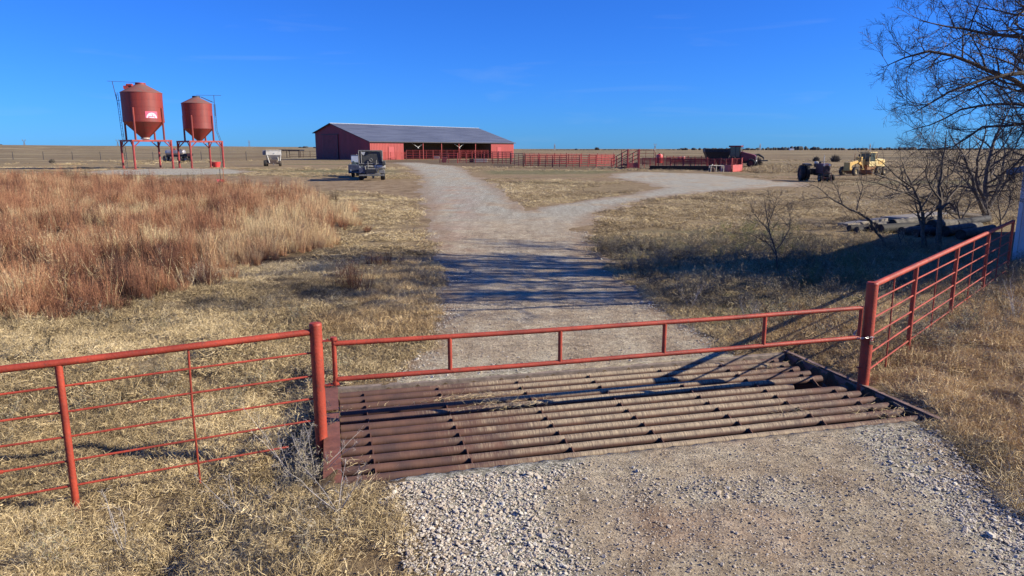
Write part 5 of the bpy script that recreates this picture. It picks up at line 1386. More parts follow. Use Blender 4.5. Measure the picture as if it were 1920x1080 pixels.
def small_tree(px, py, label, limbs_px, seed, nsub=7, Ls=.8, lev=1, Yd=None, r=.05, group=None, up=.12, rmin=.004):
    x, y = G(px, py); z0 = zgs(x, y)
    o = (x, y, z0)
    t = thing('sapling' if r < .06 else 'bare_tree', label, 'tree', o, group=group)
    ls = []
    for pts, dY, r0, r1 in limbs_px:
        n = len(pts)
        w = [tuple(W(a, b, y + dY * i / (n - 1))) for i, (a, b) in enumerate(pts)]
        ls.append((rel(w, o), r0, r1))
    first = ls[0]
    MB().tube([(0, 0, -.2), tuple(Vector(first[0][0]) * .5), first[0][0]], [first[1] * 1.5, first[1] * 1.2, first[1]], 8).build('trunk', BARK, t)
    return build_tree(None, t, BARK, ls, lev, nsub, Ls, seed, up=up, rmin=rmin, twig_mat=TWIG)
small_tree(1457, 507, 'small leafless sapling standing alone in the weeds right of the road', [
    ([(1456, 480), (1452, 463), (1445, 445), (1440, 420), (1436, 395), (1432, 372)], .3, .024, .006),
    ([(1455, 478), (1446, 462), (1425, 448), (1400, 435)], -.4, .016, .005),
    ([(1456, 466), (1468, 452), (1480, 430), (1482, 410), (1476, 392)], .5, .016, .005),
    ([(1445, 440), (1425, 415), (1408, 395)], .2, .016, .005),
    ([(1440, 425), (1450, 395), (1456, 370)], -.3, .014, .005)], 21, 13, .62, 1, r=.03, rmin=.0035)
small_tree(1661, 462, 'leafless sapling leaning far to the left beside the log pile', [
    ([(1655, 448), (1632, 414), (1606, 397), (1580, 384), (1554, 369), (1530, 372), (1503, 376)], -.6, .050, .006),
    ([(1632, 414), (1610, 412), (1590, 414), (1572, 422)], -.5, .018, .005),
    ([(1606, 397), (1612, 370), (1618, 350), (1610, 325)], .3, .022, .005),
    ([(1580, 384), (1572, 362), (1568, 340)], .3, .02, .005),
    ([(1554, 369), (1535, 352), (1520, 345)], .3, .018, .005)], 22, 9, .75, 1, r=.05)
small_tree(1734, 464, 'slender leafless tree with a twin trunk rising left of the fence end', [
    ([(1732, 448), (1731, 425), (1730, 400), (1724, 378), (1712, 352), (1698, 325), (1690, 300)], .5, .075, .01),
    ([(1731, 430), (1722, 405), (1716, 380), (1712, 350)], .6, .045, .008),
    ([(1724, 378), (1700, 362), (1668, 352), (1640, 342), (1615, 338)], -.8, .035, .006),
    ([(1728, 390), (1745, 365), (1756, 335), (1762, 300)], .8, .035, .006),
    ([(1712, 352), (1680, 330), (1655, 305), (1635, 292)], -.4, .03, .006),
    ([(1716, 360), (1690, 362), (1660, 372), (1630, 372)], -1.0, .025, .006)], 23, 12, 1.0, 1, r=.07)
small_tree(1759, 467, 'straight leafless tree just right of the twin trunk tree', [
    ([(1760, 440), (1762, 410), (1764, 380), (1760, 350), (1766, 315), (1772, 280), (1775, 245)], .5, .085, .01),
    ([(1763, 395), (1780, 370), (1800, 345), (1812, 318)], 1.0, .045, .008),
    ([(1764, 375), (1745, 350), (1735, 320), (1738, 290)], -.6, .035, .007),
    ([(1761, 350), (1785, 325), (1800, 290), (1806, 262)], .3, .03, .007)], 24, 12, 1.1, 1, r=.08)
small_tree(1852, 416, 'dark many stemmed leafless tree at the far end of the right fence', [
    ([(1850, 400), (1846, 375), (1848, 345), (1852, 310), (1862, 270), (1878, 235), (1895, 200)], 1.0, .15, .02),
    ([(1848, 402), (1838, 380), (1826, 350), (1815, 315), (1800, 280), (1780, 250)], -1.5, .11, .015),
    ([(1840, 405), (1795, 400), (1760, 388), (1725, 368), (1699, 350), (1668, 335), (1640, 325)], -4.5, .10, .012),
    ([(1852, 390), (1868, 360), (1880, 325), (1885, 290), (1878, 250)], 1.5, .10, .015),
    ([(1846, 372), (1830, 335), (1832, 300), (1845, 262), (1850, 225)], -1.0, .08, .012),
    ([(1795, 400), (1770, 370), (1760, 340), (1740, 315)], -2.5, .06, .01),
    ([(1850, 350), (1880, 345), (1910, 330)], -1.0, .05, .01),
    ([(1815, 315), (1790, 310), (1765, 295), (1730, 285)], -2.5, .045, .01)], 25, 14, 2.0, 1, r=.15, rmin=.006)
small_tree(1876, 428, 'tangled grey thicket sapling between the fence end and the white shed', [
    ([(1876, 410), (1872, 385), (1868, 360), (1872, 330)], .3, .03, .007),
    ([(1878, 412), (1890, 390), (1896, 365), (1890, 345)], .3, .03, .007),
    ([(1875, 415), (1862, 395), (1850, 380)], -.3, .02, .006)], 26, 14, .9, 1, r=.04)
small_tree(1690, 458, 'thin broken sapling stub in the shade in front of the log pile', [
    ([(1688, 450), (1684, 438), (1680, 428)], 0, .018, .006), ([(1690, 450), (1696, 436), (1697, 428)], 0, .012, .005)], 27, 4, .3, 0, r=.02)
small_tree(1800, 425, 'low leafless bush behind the top rail of the right fence', [
    ([(1800, 410), (1795, 390), (1785, 370), (1780, 350)], .4, .04, .008), ([(1802, 412), (1815, 392), (1822, 372)], .2, .035, .008), ([(1799, 412), (1780, 400), (1760, 392)], -.4, .03, .008)], 28, 10, 1.0, 1, r=.05)

# far bushes, each its own shrub of bare stems
BUSH = mat('grey_brush', (.13, .11, .085), .9, var=.4, scale=1)
def bush(px, pyb, hpx, wpx, label, seed, n=90, m=BUSH, cat='bush'):
    x, y = G(px, pyb); k = y / F
    t = thing('bare_bush', label, cat, (x, y, zgs(x, y)))
    rng = np.random.default_rng(seed); o = MB(); s = MB()
    hh = hpx * k; ww = wpx * k / 2
    for i in range(n):
        a = rng.uniform(0, 2 * pi); q = sqrt(rng.random()) * ww; zt_ = hh * (1 - .55 * (q / ww) ** 2) * rng.uniform(.25, 1.0)
        p0 = Vector((rng.normal() * ww * .3, rng.normal() * ww * .3, -.1)); p2 = Vector((q * cos(a), q * sin(a), zt_)); p1 = p0.lerp(p2, .5) + Vector((0, 0, hh * .08))
        r = .018 * k / .06
        (s if i < 7 else o).tube([p0, p1, p2], [r * 1.8, r, r * .5], 3, cap=False)
        for j in range(5):
            f = rng.uniform(.4, 1); b = p0.lerp(p2, f); d = Vector(rng.normal(size=3)) * ww * .28; d.z = abs(d.z)
            o.tube([b, b + d], [r * .7, r * .4], 3, cap=False)
    s.build('stem', m, t, smooth=False); tw = o.build('twigs', m, t, smooth=False); tw['kind'] = 'stuff'
bush(1566, 303.5, 13, 17, 'round bare bush in the field left of the yellow grader', 1, 200)
bush(1530, 302.5, 9, 12, 'smaller bare bush in the field above the old tractor', 2, 120)
bush(98, 306, 9, 10, 'dark bare bush near the far wire fence at left', 3, 120)
bush(1119, 281.3, 5.0, 8, 'lone round dark tree near the horizon right of the barn', 4, 160, cat='tree')
bush(1080, 281.2, 2.6, 5, 'tiny dark tree on the horizon between barn and loading chute', 5, 60, cat='tree')
bush(1422, 312, 20, 14, 'tall thin bare bush behind the loader implement', 6, 120)

# far tree belts along the horizon
TB = mat('far_woods', (.055, .06, .055), .95, var=.4, scale=.02)
def belt(p0, p1, Y, hmin, hmax, seed, name='far_woods'):
    rng = np.random.default_rng(seed); o = MB()
    X0, X1 = xat(p0, Y), xat(p1, Y); n = int((X1 - X0) / 6)
    for i in range(n):
        X = X0 + (X1 - X0) * (i + rng.random()) / n; yy = Y + rng.uniform(-60, 60); g0 = zgs(X, yy)
        e = sm(min(i, n - i) / (n * .15)) if n > 6 else 1
        h = (hmin + (hmax - hmin) * float(fbm(X * .008, 3.1, 3))) * rng.uniform(.7, 1.1) * (.4 + .6 * float(e)); w = rng.uniform(7, 13)
        o.lathe([(w * .35, g0 - 3), (w * .6, g0 + h * .3), (w * .62, g0 + h * .6), (w * .4, g0 + h * .88), (w * .12, g0 + h)], 6, (X, yy, 0), a0=rng.random())
    t = o.build(name, TB); tag(t, kind='stuff'); return t
belt(1255, 1420, 2600, 6, 12, 1); belt(1385, 1760, 2600, 6, 12, 2); belt(1465, 1530, 2450, 9, 16, 3); belt(1700, 2100, 2600, 3, 9, 4); belt(560, 640, 2500, 2, 7, 5); belt(980, 1260, 3000, 1, 5, 6); belt(-300, 30, 3000, 8, 16, 7)

# ---------------------------------------------------------------- charred logs and slabs by the shed
CHARW = mat('charred_log', (.012, .011, .011), .8, var=.5, scale=6, bump=.4)
LOGP = mat('weathered_log', (.11, .10, .085), .85, col2=(.035, .03, .027), scale=3, stretch=(1, 1, 5), bump=.4, bscale=20)
CUT = mat('cut_end', (.035, .03, .028), .85, var=.5, scale=8)
logs = [((1592, 432), (1650, 430), .16, 0, CHARW, 'thin black charred log at the far left end of the pile'),
        ((1606, 436), (1668, 432), .17, .0, CHARW, 'black charred log lying second from the left, low in the pile'),
        ((1638, 436), (1715, 424), .27, .02, LOGP, 'thick grey log with a black round end, standing out left of centre'),
        ((1650, 437), (1730, 432), .24, .0, CHARW, 'black log with a round end just right of the thick grey one'),
        ((1672, 434), (1760, 420), .22, .14, LOGP, 'grey log on top of the pile with its dark end raised'),
        ((1690, 441), (1745, 436), .22, .0, LOGP, 'pale log lying in the shade in front of the twin trunk tree'),
        ((1716, 445), (1790, 440), .20, 0, CHARW, 'dark log behind the twin trunks'),
        ((1745, 436), (1800, 428), .26, .1, LOGP, 'grey log between the two tree trunks'),
        ((1770, 444), (1835, 432), .24, 0, LOGP, 'pale grey log right of the straight tree'),
        ((1790, 430), (1850, 420), .22, .1, CHARW, 'black log at the right end of the pile'),
        ((1800, 450), (1860, 438), .22, .0, LOGP, 'grey log lowest at the right, close to the fence rail')]
for (a, b, r, dz, m, lab) in logs:
    r *= .80
    ax, ay = G(*a); bx_, by_ = G(*b)
    A = Vector((ax, ay, zgs(ax, ay) + r + dz)); B = Vector((bx_, by_, zgs(bx_, by_) + r + dz * .6))
    t = thing('log', lab, 'log', A, 0, 'logs in the pile')
    d = B - A; pts = [d * f + Vector((0, 0, random.uniform(-.02, .02))) for f in (0, .33, .66, 1)]
    MB().tube(pts, [r, r * .97, r * .93, r * .85], 12, cap=False).build('bark', m, t)
    MB().tube([-d.normalized() * .02, d.normalized() * .03], r * .96, 12).build('cut_end', CUT, t)
    MB().tube([d, d + d.normalized() * .01], r * .8, 12).build('cut_end', CUT, t)
SLB = mat('pale_slab', (.22, .195, .16), .85, var=.2, scale=2)
for (a, b, wd, lab) in (((1590, 424), (1665, 413), .45, 'long pale plank lying on the ground behind the left end of the log pile'), ((1690, 412), (1790, 402), 1.0, 'broad pale slab lying behind the middle of the log pile')):
    ax, ay = G(*a); bx_, by_ = G(*b); d = Vector((bx_ - ax, by_ - ay, 0))
    t = thing('slab', lab, 'slab', (ax, ay, zgs(ax, ay)), atan2(d.y, d.x))
    MB().box((d.length / 2, wd / 2, .09), (d.length, wd, .14)).build('slab_top', SLB, t, bevel=.01)
    MB().box((d.length * .3, wd / 2, .0), (.2, wd * .9, .08)).build('bearer', WOOD_D, t)

# ---------------------------------------------------------------- grasses: source tufts
def src(name, mb, m, vary=None):
    me = bpy.data.meshes.new(name); me.from_pydata(mb.v, [], mb.f); me.materials.append(m)
    if vary is not None: attr(me, 'vary', vary)
    me.update(); return bpy.data.objects.new(name, me)
def blade(mb, vary, p, d, L, w, rng, curl=.5, n=3, val=0., droop=.2, tipval=0.):
    d = np.array(d, float); d /= np.linalg.norm(d); p = np.array(p, float)
    side = np.cross(d, rvec(rng)); side /= (np.linalg.norm(side) + 1e-9)
    o = len(mb.v)
    for i in range(n + 1):
        f = i / n; ww = w * (1 - .75 * f)
        if i < n: mb.v += [tuple(p - side * ww), tuple(p + side * ww)]; vary += [val + tipval * f - (.10 if tipval else 0) * (1 - f) ** 2] * 2
        else: mb.v.append(tuple(p)); vary.append(val + tipval)
        d = d + rng.normal(size=3) * curl / n * 1.2 - np.array((0, 0, droop / n)); d /= np.linalg.norm(d)
        p = p + d * L / n
        if p[2] < .003: p[2] = .003 + rng.random() * .01
    for i in range(n - 1): mb.f.append((o + 2 * i, o + 2 * i + 1, o + 2 * i + 3, o + 2 * i + 2))
    mb.f.append((o + 2 * (n - 1), o + 2 * (n - 1) + 1, o + 2 * n))
STRAW = tint_mat('dry_straw', [(.10, .075, .045), (.22, .165, .09), (.42, .32, .17), (.60, .48, .27), (.74, .62, .39)])
ORANGE = tint_mat('golden_straw', [(.12, .08, .045), (.29, .20, .10), (.49, .35, .18), (.65, .49, .26), (.75, .61, .36)])
REDG = tint_mat('bluestem_red', [(.055, .030, .022), (.16, .068, .040), (.33, .15, .078), (.43, .245, .13), (.53, .40, .22), (.60, .50, .29)])
GREYW = tint_mat('grey_weeds', [(.05, .042, .03), (.12, .10, .065), (.20, .17, .115), (.32, .27, .19), (.20, .20, .08)])
STONE = tint_mat('rock_chips', [(.12, .10, .075), (.29, .235, .17), (.44, .365, .27), (.52, .475, .385), (.62, .58, .48)], rough=.85)
def mat_tuft(seed, n=105, R=.16, L=.095, h=.5, m=STRAW, w=.0023, curl=1.2, droop=.5):
    rng = np.random.default_rng(seed); mb = MB(); va = []
    for i in range(n):
        a = rng.uniform(0, 2 * pi); q = R * sqrt(rng.random()); p = (q * cos(a), q * sin(a), rng.uniform(0, .03))
        b = rng.uniform(0, 2 * pi); el = rng.uniform(.1, 1.0) * h * 2
        blade(mb, va, p, (cos(b), sin(b), el), L * rng.uniform(.6, 1.5), w * rng.uniform(.7, 1.4), rng, curl, 4, rng.uniform(-.32, .32), droop)
    return mb, va
def tall_tuft(seed, n=46, R=.07, L=.8, lean=.16, w=.0035, fuzz=5):
    rng = np.random.default_rng(seed); mb = MB(); va = []
    for i in range(n):
        a = rng.uniform(0, 2 * pi); q = R * sqrt(rng.random()); p = (q * cos(a), q * sin(a), 0)
        l = L * rng.uniform(.45, 1.1)
        d = (cos(a) * lean * rng.uniform(.1, 2.2) - .05, sin(a) * lean * rng.uniform(.2, 2.), 1)
        blade(mb, va, p, d, l, w * rng.uniform(.7, 1.3), rng, .22, 4, rng.uniform(-.14, .14), .05, tipval=.18)
        if i % 2 == 0:
            for k in range(fuzz):
                f = rng.uniform(.35, .95); e = np.array(d) / np.linalg.norm(d) * l * f + np.array(p)
                blade(mb, va, e, np.array((0, 0, 1)) + rng.normal(size=3) * .8, rng.uniform(.04, .10), w * .9, rng, .3, 2, rng.uniform(0, .25), 0)
    for i in range(18):
        a = rng.uniform(0, 2 * pi); blade(mb, va, (0, 0, 0), (cos(a), sin(a), .8), L * rng.uniform(.25, .45), w * 1.2, rng, .8, 4, rng.uniform(-.2, .15), .6)
    return mb, va
def weed(seed, L=.45, n=7, w=.003):
    rng = np.random.default_rng(seed); mb = MB(); va = []
    for i in range(n):
        a = rng.uniform(0, 2 * pi); d = np.array((cos(a) * .5, sin(a) * .5, 1.0)); d /= np.linalg.norm(d); l = L * rng.uniform(.5, 1.1); v0 = rng.uniform(-.1, .15)
        blade(mb, va, (0, 0, 0), d, l, w, rng, .35, 4, v0, 0)
        for k in range(9):
            f = rng.uniform(.25, 1); e = d * l * f
            dd = d * .5 + rng.normal(size=3) * .7; dd[2] = abs(dd[2]); l2 = l * rng.uniform(.12, .3)
            blade(mb, va, e, dd, l2, w * .8, rng, .4, 2, v0 + rng.uniform(-.1, .2), 0)
            for j in range(2): blade(mb, va, e + dd / np.linalg.norm(dd) * l2 * rng.uniform(.4, .9), dd + rng.normal(size=3) * .8, l2 * .5, w * 1.6, rng, .5, 2, v0 + rng.uniform(0, .3), 0)
    return mb, va
def stone(seed):
    rng = np.random.default_rng(seed); mb = MB()
    n = 7; ring = []
    prof = [(.6, -.35), (1.0, 0), (.72, .42)]
    for r, z in prof:
        for k in range(n): a = 2 * pi * k / n; q = r * rng.uniform(.75, 1.2); ring.append((q * cos(a), q * sin(a) * .8, z * rng.uniform(.7, 1.2)))
    mb.add(ring, [(i * n + k, i * n + (k + 1) % n, (i + 1) * n + (k + 1) % n, (i + 1) * n + k) for i in range(2) for k in range(n)] + [tuple(2 * n + k for k in range(n))])
    return mb, [0.] * len(mb.v)

def collection(name, objs):
    c = bpy.data.collections.new(name)
    for o in objs: c.objects.link(o)
    return c
def scatter(name, coll, P, rot, scl, tint, idx, label=None, cat=None, group=None, kind='stuff'):
    n = len(P)
    me = bpy.data.meshes.new(name); me.vertices.add(n); me.vertices.foreach_set('co', np.asarray(P, np.float32).ravel())
    for nm, v, ty in (('rot', rot, 'FLOAT_VECTOR'), ('scl', scl, 'FLOAT_VECTOR')):
        a = me.attributes.new(nm, ty, 'POINT'); a.data.foreach_set('vector', np.asarray(v, np.float32).ravel())
    attr(me, 'tint', tint)
    a = me.attributes.new('pick', 'INT', 'POINT'); a.data.foreach_set('value', np.asarray(idx, np.int32))
    o = link(name, me)
    ng = bpy.data.node_groups.new(name + '_scatter', 'GeometryNodeTree')
    ng.interface.new_socket('Geometry', in_out='INPUT', socket_type='NodeSocketGeometry'); ng.interface.new_socket('Geometry', in_out='OUTPUT', socket_type='NodeSocketGeometry')
    N = ng.nodes; Lk = ng.links
    gi = N.new('NodeGroupInput'); go = N.new('NodeGroupOutput'); ip = N.new('GeometryNodeInstanceOnPoints'); ci = N.new('GeometryNodeCollectionInfo')
    ci.inputs['Collection'].default_value = coll; ci.inputs['Separate Children'].default_value = True; ci.inputs['Reset Children'].default_value = True
    ip.inputs['Pick Instance'].default_value = True
    def na(nm, ty):
        x = N.new('GeometryNodeInputNamedAttribute'); x.data_type = ty; x.inputs['Name'].default_value = nm; return [q for q in x.outputs if q.enabled and q.name == 'Attribute'][0]
    Lk.new(gi.outputs[0], ip.inputs['Points']); Lk.new(ci.outputs[0], ip.inputs['Instance']); Lk.new(na('pick', 'INT'), ip.inputs['Instance Index'])
    Lk.new(na('rot', 'FLOAT_VECTOR'), ip.inputs['Rotation']); Lk.new(na('scl', 'FLOAT_VECTOR'), ip.inputs['Scale']); Lk.new(ip.outputs[0], go.inputs[0])
    md = o.modifiers.new('scatter', 'NODES'); md.node_group = ng
    tag(o, label, cat, group, kind)
    return o
def sample(bands, left=1.2):
    """random ground points in the part of the land the camera can see, (y0,y1,density)"""
    out = []
    for y0, y1, den in bands:
        w = .86 * y1 + 2.5
        n = int(den * (y1 - y0) * 2 * w)
        x = RNG.uniform(-w, w, n); y = RNG.uniform(y0, y1, n)
        k = np.abs(x) < .86 * y + 2.5
        out.append(np.stack([x[k], y[k]], 1))
    return np.concatenate(out)
def veg(name, coll, ncoll, P, s0, s1, tint, tilt=.15, zoff=0., hs=None, kind='stuff', label=None):
    n = len(P); z = zg(P[:, 0], P[:, 1]) + zoff
    rot = np.stack([RNG.normal(size=n) * tilt, RNG.normal(size=n) * tilt, RNG.uniform(0, 2 * pi, n)], 1)
    s = RNG.uniform(s0, s1, n) if not hasattr(s0, '__len__') else s0 * RNG.uniform(.75, 1.2, n)
    h = s * (1 if hs is None else hs)
    return scatter(name, coll, np.stack([P[:, 0], P[:, 1], z], 1), rot, np.stack([s, s, h], 1), tint, RNG.integers(0, ncoll, n), kind=kind, label=label)
def guard_free(x, y, m=.0):
    a, b = gab(x, y); return (a < -.12 - m) | (a > GW + .10 + m) | (b < -.12 - m) | (b > GD + .08 + m)

c_mat = collection('matted_tufts', [src('matted_tuft', *((lambda r: (r[0], STRAW, r[1]))(mat_tuft(40 + i)))) for i in range(5)])
c_gold = collection('golden_tufts', [src('golden_tuft', *((lambda r: (r[0], ORANGE, r[1]))(mat_tuft(60 + i, L=.105, h=.7)))) for i in range(4)])
c_tall = collection('bluestem_tufts', [src('bluestem_tuft', *((lambda r: (r[0], REDG, r[1]))(tall_tuft(80 + i)))) for i in range(6)])
c_weed = collection('weed_plants', [src('weed_plant', *((lambda r: (r[0], GREYW, r[1]))(weed(90 + i)))) for i in range(5)])
c_ston = collection('stones', [src('stone', *((lambda r: (r[0], STONE, r[1]))(stone(100 + i)))) for i in range(6)])
c_mid = collection('mid_tufts', [src('mid_tuft', *((lambda r: (r[0], STRAW, r[1]))(mat_tuft(45 + i, n=56, R=.26, L=.15, w=.006, h=.6)))) for i in range(4)])

GOLDZ = poly([(1490, 660), (1740, 790), (2100, 1000), (2400, 900), (2300, 560), (1900, 500), (1650, 560), (1350, 640)]) 
GOLD2 = poly([(1100, 478), (1100, 425), (1120, 402), (1170, 386), (1260, 368), (1400, 356), (1500, 352), (1640, 352), (1640, 420), (1420, 440), (1330, 470), (1200, 470)])
GOLD3 = poly([(700, 640), (820, 640), (835, 520), (815, 450), (800, 410), (740, 430), (690, 520), (640, 620)])
WEEDZ = poly([(1110, 455), (1300, 445), (1440, 430), (1600, 440), (1750, 465), (1900, 500), (1700, 560), (1560, 590), (1320, 620), (1230, 565), (1150, 520), (1105, 480)])

P = sample([(2.6, 5, 130), (5, 9, 125), (9, 14, 75), (14, 20, 40)])
x, y = P[:, 0], P[:, 1]
sr = sd_road(x, y) + (fbm(x * 1.6, y * 1.6, 3) - .5) * .6
dn = fbm(x * .9 + 9, y * .9, 4)
keep = (sr > .0) & guard_free(x, y, .12) & (sdist(REDPATCH, x, y) > -.5) & (dn > .25 + .10 * RNG.random(len(x))) & (~((np.abs(x) < 0) & (y < 2)))
ga_, gb_ = gab(x, y)
keep &= ~((ga_ > -.7) & (ga_ < .1) & (gb_ > .3) & (gb_ < 2.4) & (RNG.random(len(x)) < .85))
dwz = sdist(WEEDZ, x, y)
keep &= (dwz > 0) | (RNG.random(len(x)) < .8)
P = P[keep]; x, y = P[:, 0], P[:, 1]
dg = np.minimum(np.minimum(sdist(GOLDZ, x, y), sdist(GOLD2, x, y)), sdist(GOLD3, x, y)) + (fbm(x * .7, y * .7, 3) - .5) * 2
tint = .54 + (fbm(x * .55, y * .55, 4) - .5) * 1.0 + RNG.normal(size=len(x)) * .09
gold = dg < 0
hump = (1 + 1.1 * (fbm(x * 1.1 + 3, y * 1.1, 3) - .45))
sc = RNG.uniform(.75, 1.25, len(x)) * np.clip(hump, .6, 1.6)
veg('matted_dry_grass', c_mat, 5, P[~gold], sc[~gold], None, tint[~gold], hs=1.25)
veg('golden_dry_grass', c_gold, 4, P[gold], sc[gold], None, tint[gold] + .0, hs=1.2)

P = sample([(18, 30, 14), (30, 50, 8.0), (50, 80, 3.2), (80, 130, 1.2)])
x, y = P[:, 0], P[:, 1]
sr = sd_road(x, y) + (fbm(x * .6, y * .6, 3) - .5) * 1.5
dn = fbm(x * .35 + 9, y * .5, 4)
keep = (sr > .2) & (sdist(REDPATCH, x, y) > -.3) & (dn > .33 + .12 * RNG.random(len(x))) & (sdist(DIRT1, x, y) > 1) & (sdist(PAD, x, y) > 0) & ~((x > 14.4) & (y > 20.2) & (y < 30.5) & (x < 22.5))
keep &= ~((y > 55) & (fbm(x * .05, y * .12, 3) < .5))
P = P[keep]; x, y = P[:, 0], P[:, 1]
tint = .53 + (fbm(x * .25, y * .3, 4) - .5) * 1.0 + RNG.normal(size=len(x)) * .1
sc = RNG.uniform(.7, 1.3, len(x)) * (1 + np.clip((y - 20) / 60, 0, 1) * .5)
veg('pasture_grass', c_mid, 4, P, sc, None, tint, hs=.75)

# rough pale grass beyond the corral corner and scattered rank tussocks in the pasture
RG1 = poly([(1392, 322), (1400, 312), (1480, 309), (1560, 311), (1500, 324), (1440, 326)])
bx1 = [p[0] for p in RG1]; by1 = [p[1] for p in RG1]
n = 1500; x = RNG.uniform(min(bx1), max(bx1), n); y = RNG.uniform(min(by1), max(by1), n)
k = sdist(RG1, x, y) < 0
x2 = RNG.uniform(-110, 110, 2600); y2 = RNG.uniform(95, 205, 2600); k2 = (fbm(x2 * .04 + 20, y2 * .08, 4) > .54) & (sd_road(x2, y2) > 2) & (sdist(PAD, x2, y2) > 2) & (np.abs(x2) < .74 * y2) & ((y2 < 112) | (x2 > 42) | (x2 < -70))
P = np.concatenate([np.stack([x[k], y[k]], 1), np.stack([x2[k2], y2[k2]], 1)])
veg('rank_grass', c_mid, 4, P, 1.6, 3.2, .5 + RNG.normal(size=len(P)) * .16, hs=1.2)

# tall reddish bluestem
P = sample([(12, 24, 15), (24, 45, 9), (45, 70, 4.5), (70, 100, 2.6)])
x, y = P[:, 0], P[:, 1]
sr = sdist(REDPATCH, x, y) + (fbm(x * .5, y * .5, 3) - .5) * 3.0
nn = fbm(x * .45, y * .45, 4)
keep = (sr < .1) & (nn + RNG.random(len(x)) * .35 > .49) & (x > -.92 * y - 5)
P = P[keep]; x, y = P[:, 0], P[:, 1]; sr = sr[keep]
YELL = poly([(440, 500), (430, 440), (520, 395), (600, 385), (690, 395), (690, 440), (640, 470), (560, 500)])
tint = .31 + (fbm(x * .45 + 2, y * .45, 5) - .5) * 1.5 + RNG.normal(size=len(x)) * .15
yl = sm(1 - sdist(YELL, x, y) / 2.0)
tint = tint * (1 - yl * .5) + yl * .44
sc = RNG.uniform(.75, 1.2, len(x)) * (.62 + .38 * sm(-sr / 2.0 + .4)) * (1 + np.clip((y - 25) / 60, 0, .6))
hs = .85 + 1.1 * (fbm(x * .9, y * .9, 4) - .45) + RNG.normal(size=len(x)) * .10
# separate dark upright clumps standing out of the mass
cn = 95; cx0 = RNG.uniform(-60, 0, 4000); cy0 = RNG.uniform(12, 85, 4000)
ck = (sdist(REDPATCH, cx0, cy0) < -.3) & (cx0 > -.80 * cy0 - 3); cx0 = cx0[ck][:cn]; cy0 = cy0[ck][:cn]
d2 = np.full(len(x), 9.)
cv = np.zeros(len(x))
for i in range(len(cx0)):
    dd = np.hypot(x - cx0[i], y - cy0[i]) / (.35 + .5 * ((i * 7919) % 100) / 100 + .006 * cy0[i]); m_ = dd < d2
    d2 = np.where(m_, dd, d2); cv = np.where(m_, ((i * 104729) % 100) / 100, cv)
inc = d2 < 1
tint = np.where(inc, tint * .25 + .04 + .24 * cv ** 2 + RNG.normal(size=len(x)) * .07, tint); hs = np.where(inc, hs + .28, hs * np.where(d2 < 1.5, .8, 1))
veg('tall_bluestem', c_tall, 6, P, sc * .94, None, tint, tilt=.11, hs=hs)
c_stalk = collection('stalk_tufts', [src('stalk_tuft', *((lambda r: (r[0], STRAW, r[1]))(tall_tuft(180 + i, n=12, R=.12, L=1.0, lean=.32, w=.0035, fuzz=9)))) for i in range(4)])
k = RNG.random(len(P)) < .10
Q = P[k]; veg('seed_stalks', c_stalk, 4, Q, .75, 1.2, .45 + RNG.normal(size=len(Q)) * .15, tilt=.16)

# single red clumps outside the patch, things of their own
def clump(px, py, hpx, label, seed, n=9, spread=.22, t0=.12):
    x, y = G(px, py); rng = np.random.default_rng(seed); root_z = zgs(x, y)
    t = thing('grass_clump', label, 'grass clump', (x, y, root_z))
    mb, va = MB(), []
    hh = hpx * y / F
    for k in range(n):
        m2, v2 = tall_tuft(seed * 10 + k, n=30, L=hh * 1.0, R=.06, lean=.2)
        ox_, oy_ = rng.normal() * spread * .5, rng.normal() * spread * .5
        mb.add([(v[0] + ox_, v[1] + oy_, v[2]) for v in m2.v], m2.f); va += [t0 + q for q in v2]
    me = bpy.data.meshes.new('stems'); me.from_pydata(mb.v, [], mb.f); me.materials.append(REDG); attr(me, 'vary', va); me.update(); o = link('stems', me, t); o['kind'] = 'stuff'
clump(662, 543, 62, 'reddish brown grass clump standing alone left of the road', 3, 9, .42)
clump(722, 500, 34, 'low dark brown grass clump at the road edge near the tree shadow', 4, 7, .5, .05)
clump(165, 590, 70, 'dense red brown clump at the lower edge of the tall grass', 6, 10, .42, .18)
clump(690, 375 + 60, 12, 'small brown tuft left of the road fork', 7, 4, .3, .1)

# grey weeds in the shade right of the road, along the fences and scattered
P = sample([(9, 16, 10), (16, 26, 8)])
x, y = P[:, 0], P[:, 1]
dz_ = sdist(WEEDZ, x, y) + (fbm(x * .6, y * .6, 3) - .5) * 3
keep = ((dz_ < .4) & (sd_road(x, y) > .25)) & guard_free(x, y, .2)
P1 = P[keep]
P = sample([(2.8, 14, 1.6)]); x, y = P[:, 0], P[:, 1]
keep = (sd_road(x, y) > .5) & guard_free(x, y, .2) & (fbm(x * .5 + 70, y * .5, 3) > .45)
P2 = P[keep]
fx_ = []
for i in range(130):
    t = RNG.uniform(2, 13); p = RP + RD * t; fx_.append((p.x + RNG.normal() * .35 + .3, p.y + RNG.normal() * .35))
for i in range(7):
    a = RNG.normal() * .16; fx_.append((LP.x + .05 + RNG.normal() * .16, LP.y - .35 + RNG.normal() * .45))
for i in range(12):
    q = gl(RNG.uniform(-.4, -.15), RNG.uniform(-.3, 2.4)); fx_.append((q.x, q.y))
GZ = [G(RNG.uniform(1330, 1500), RNG.uniform(425, 480)) for _ in range(90)] + [G(RNG.uniform(1480, 1640), RNG.uniform(470, 540)) for _ in range(60)]
P = np.concatenate([P1, P2, np.array(fx_), np.array(GZ)]); x, y = P[:, 0], P[:, 1]
tint = .46 + (fbm(x * .4, y * .4, 3) - .5) * .9 + RNG.normal(size=len(x)) * .14
tint[-150:] = .98 + RNG.normal(size=150) * .05
veg('dry_weeds', c_weed, 5, P, .5, 1.15, tint, tilt=.2)

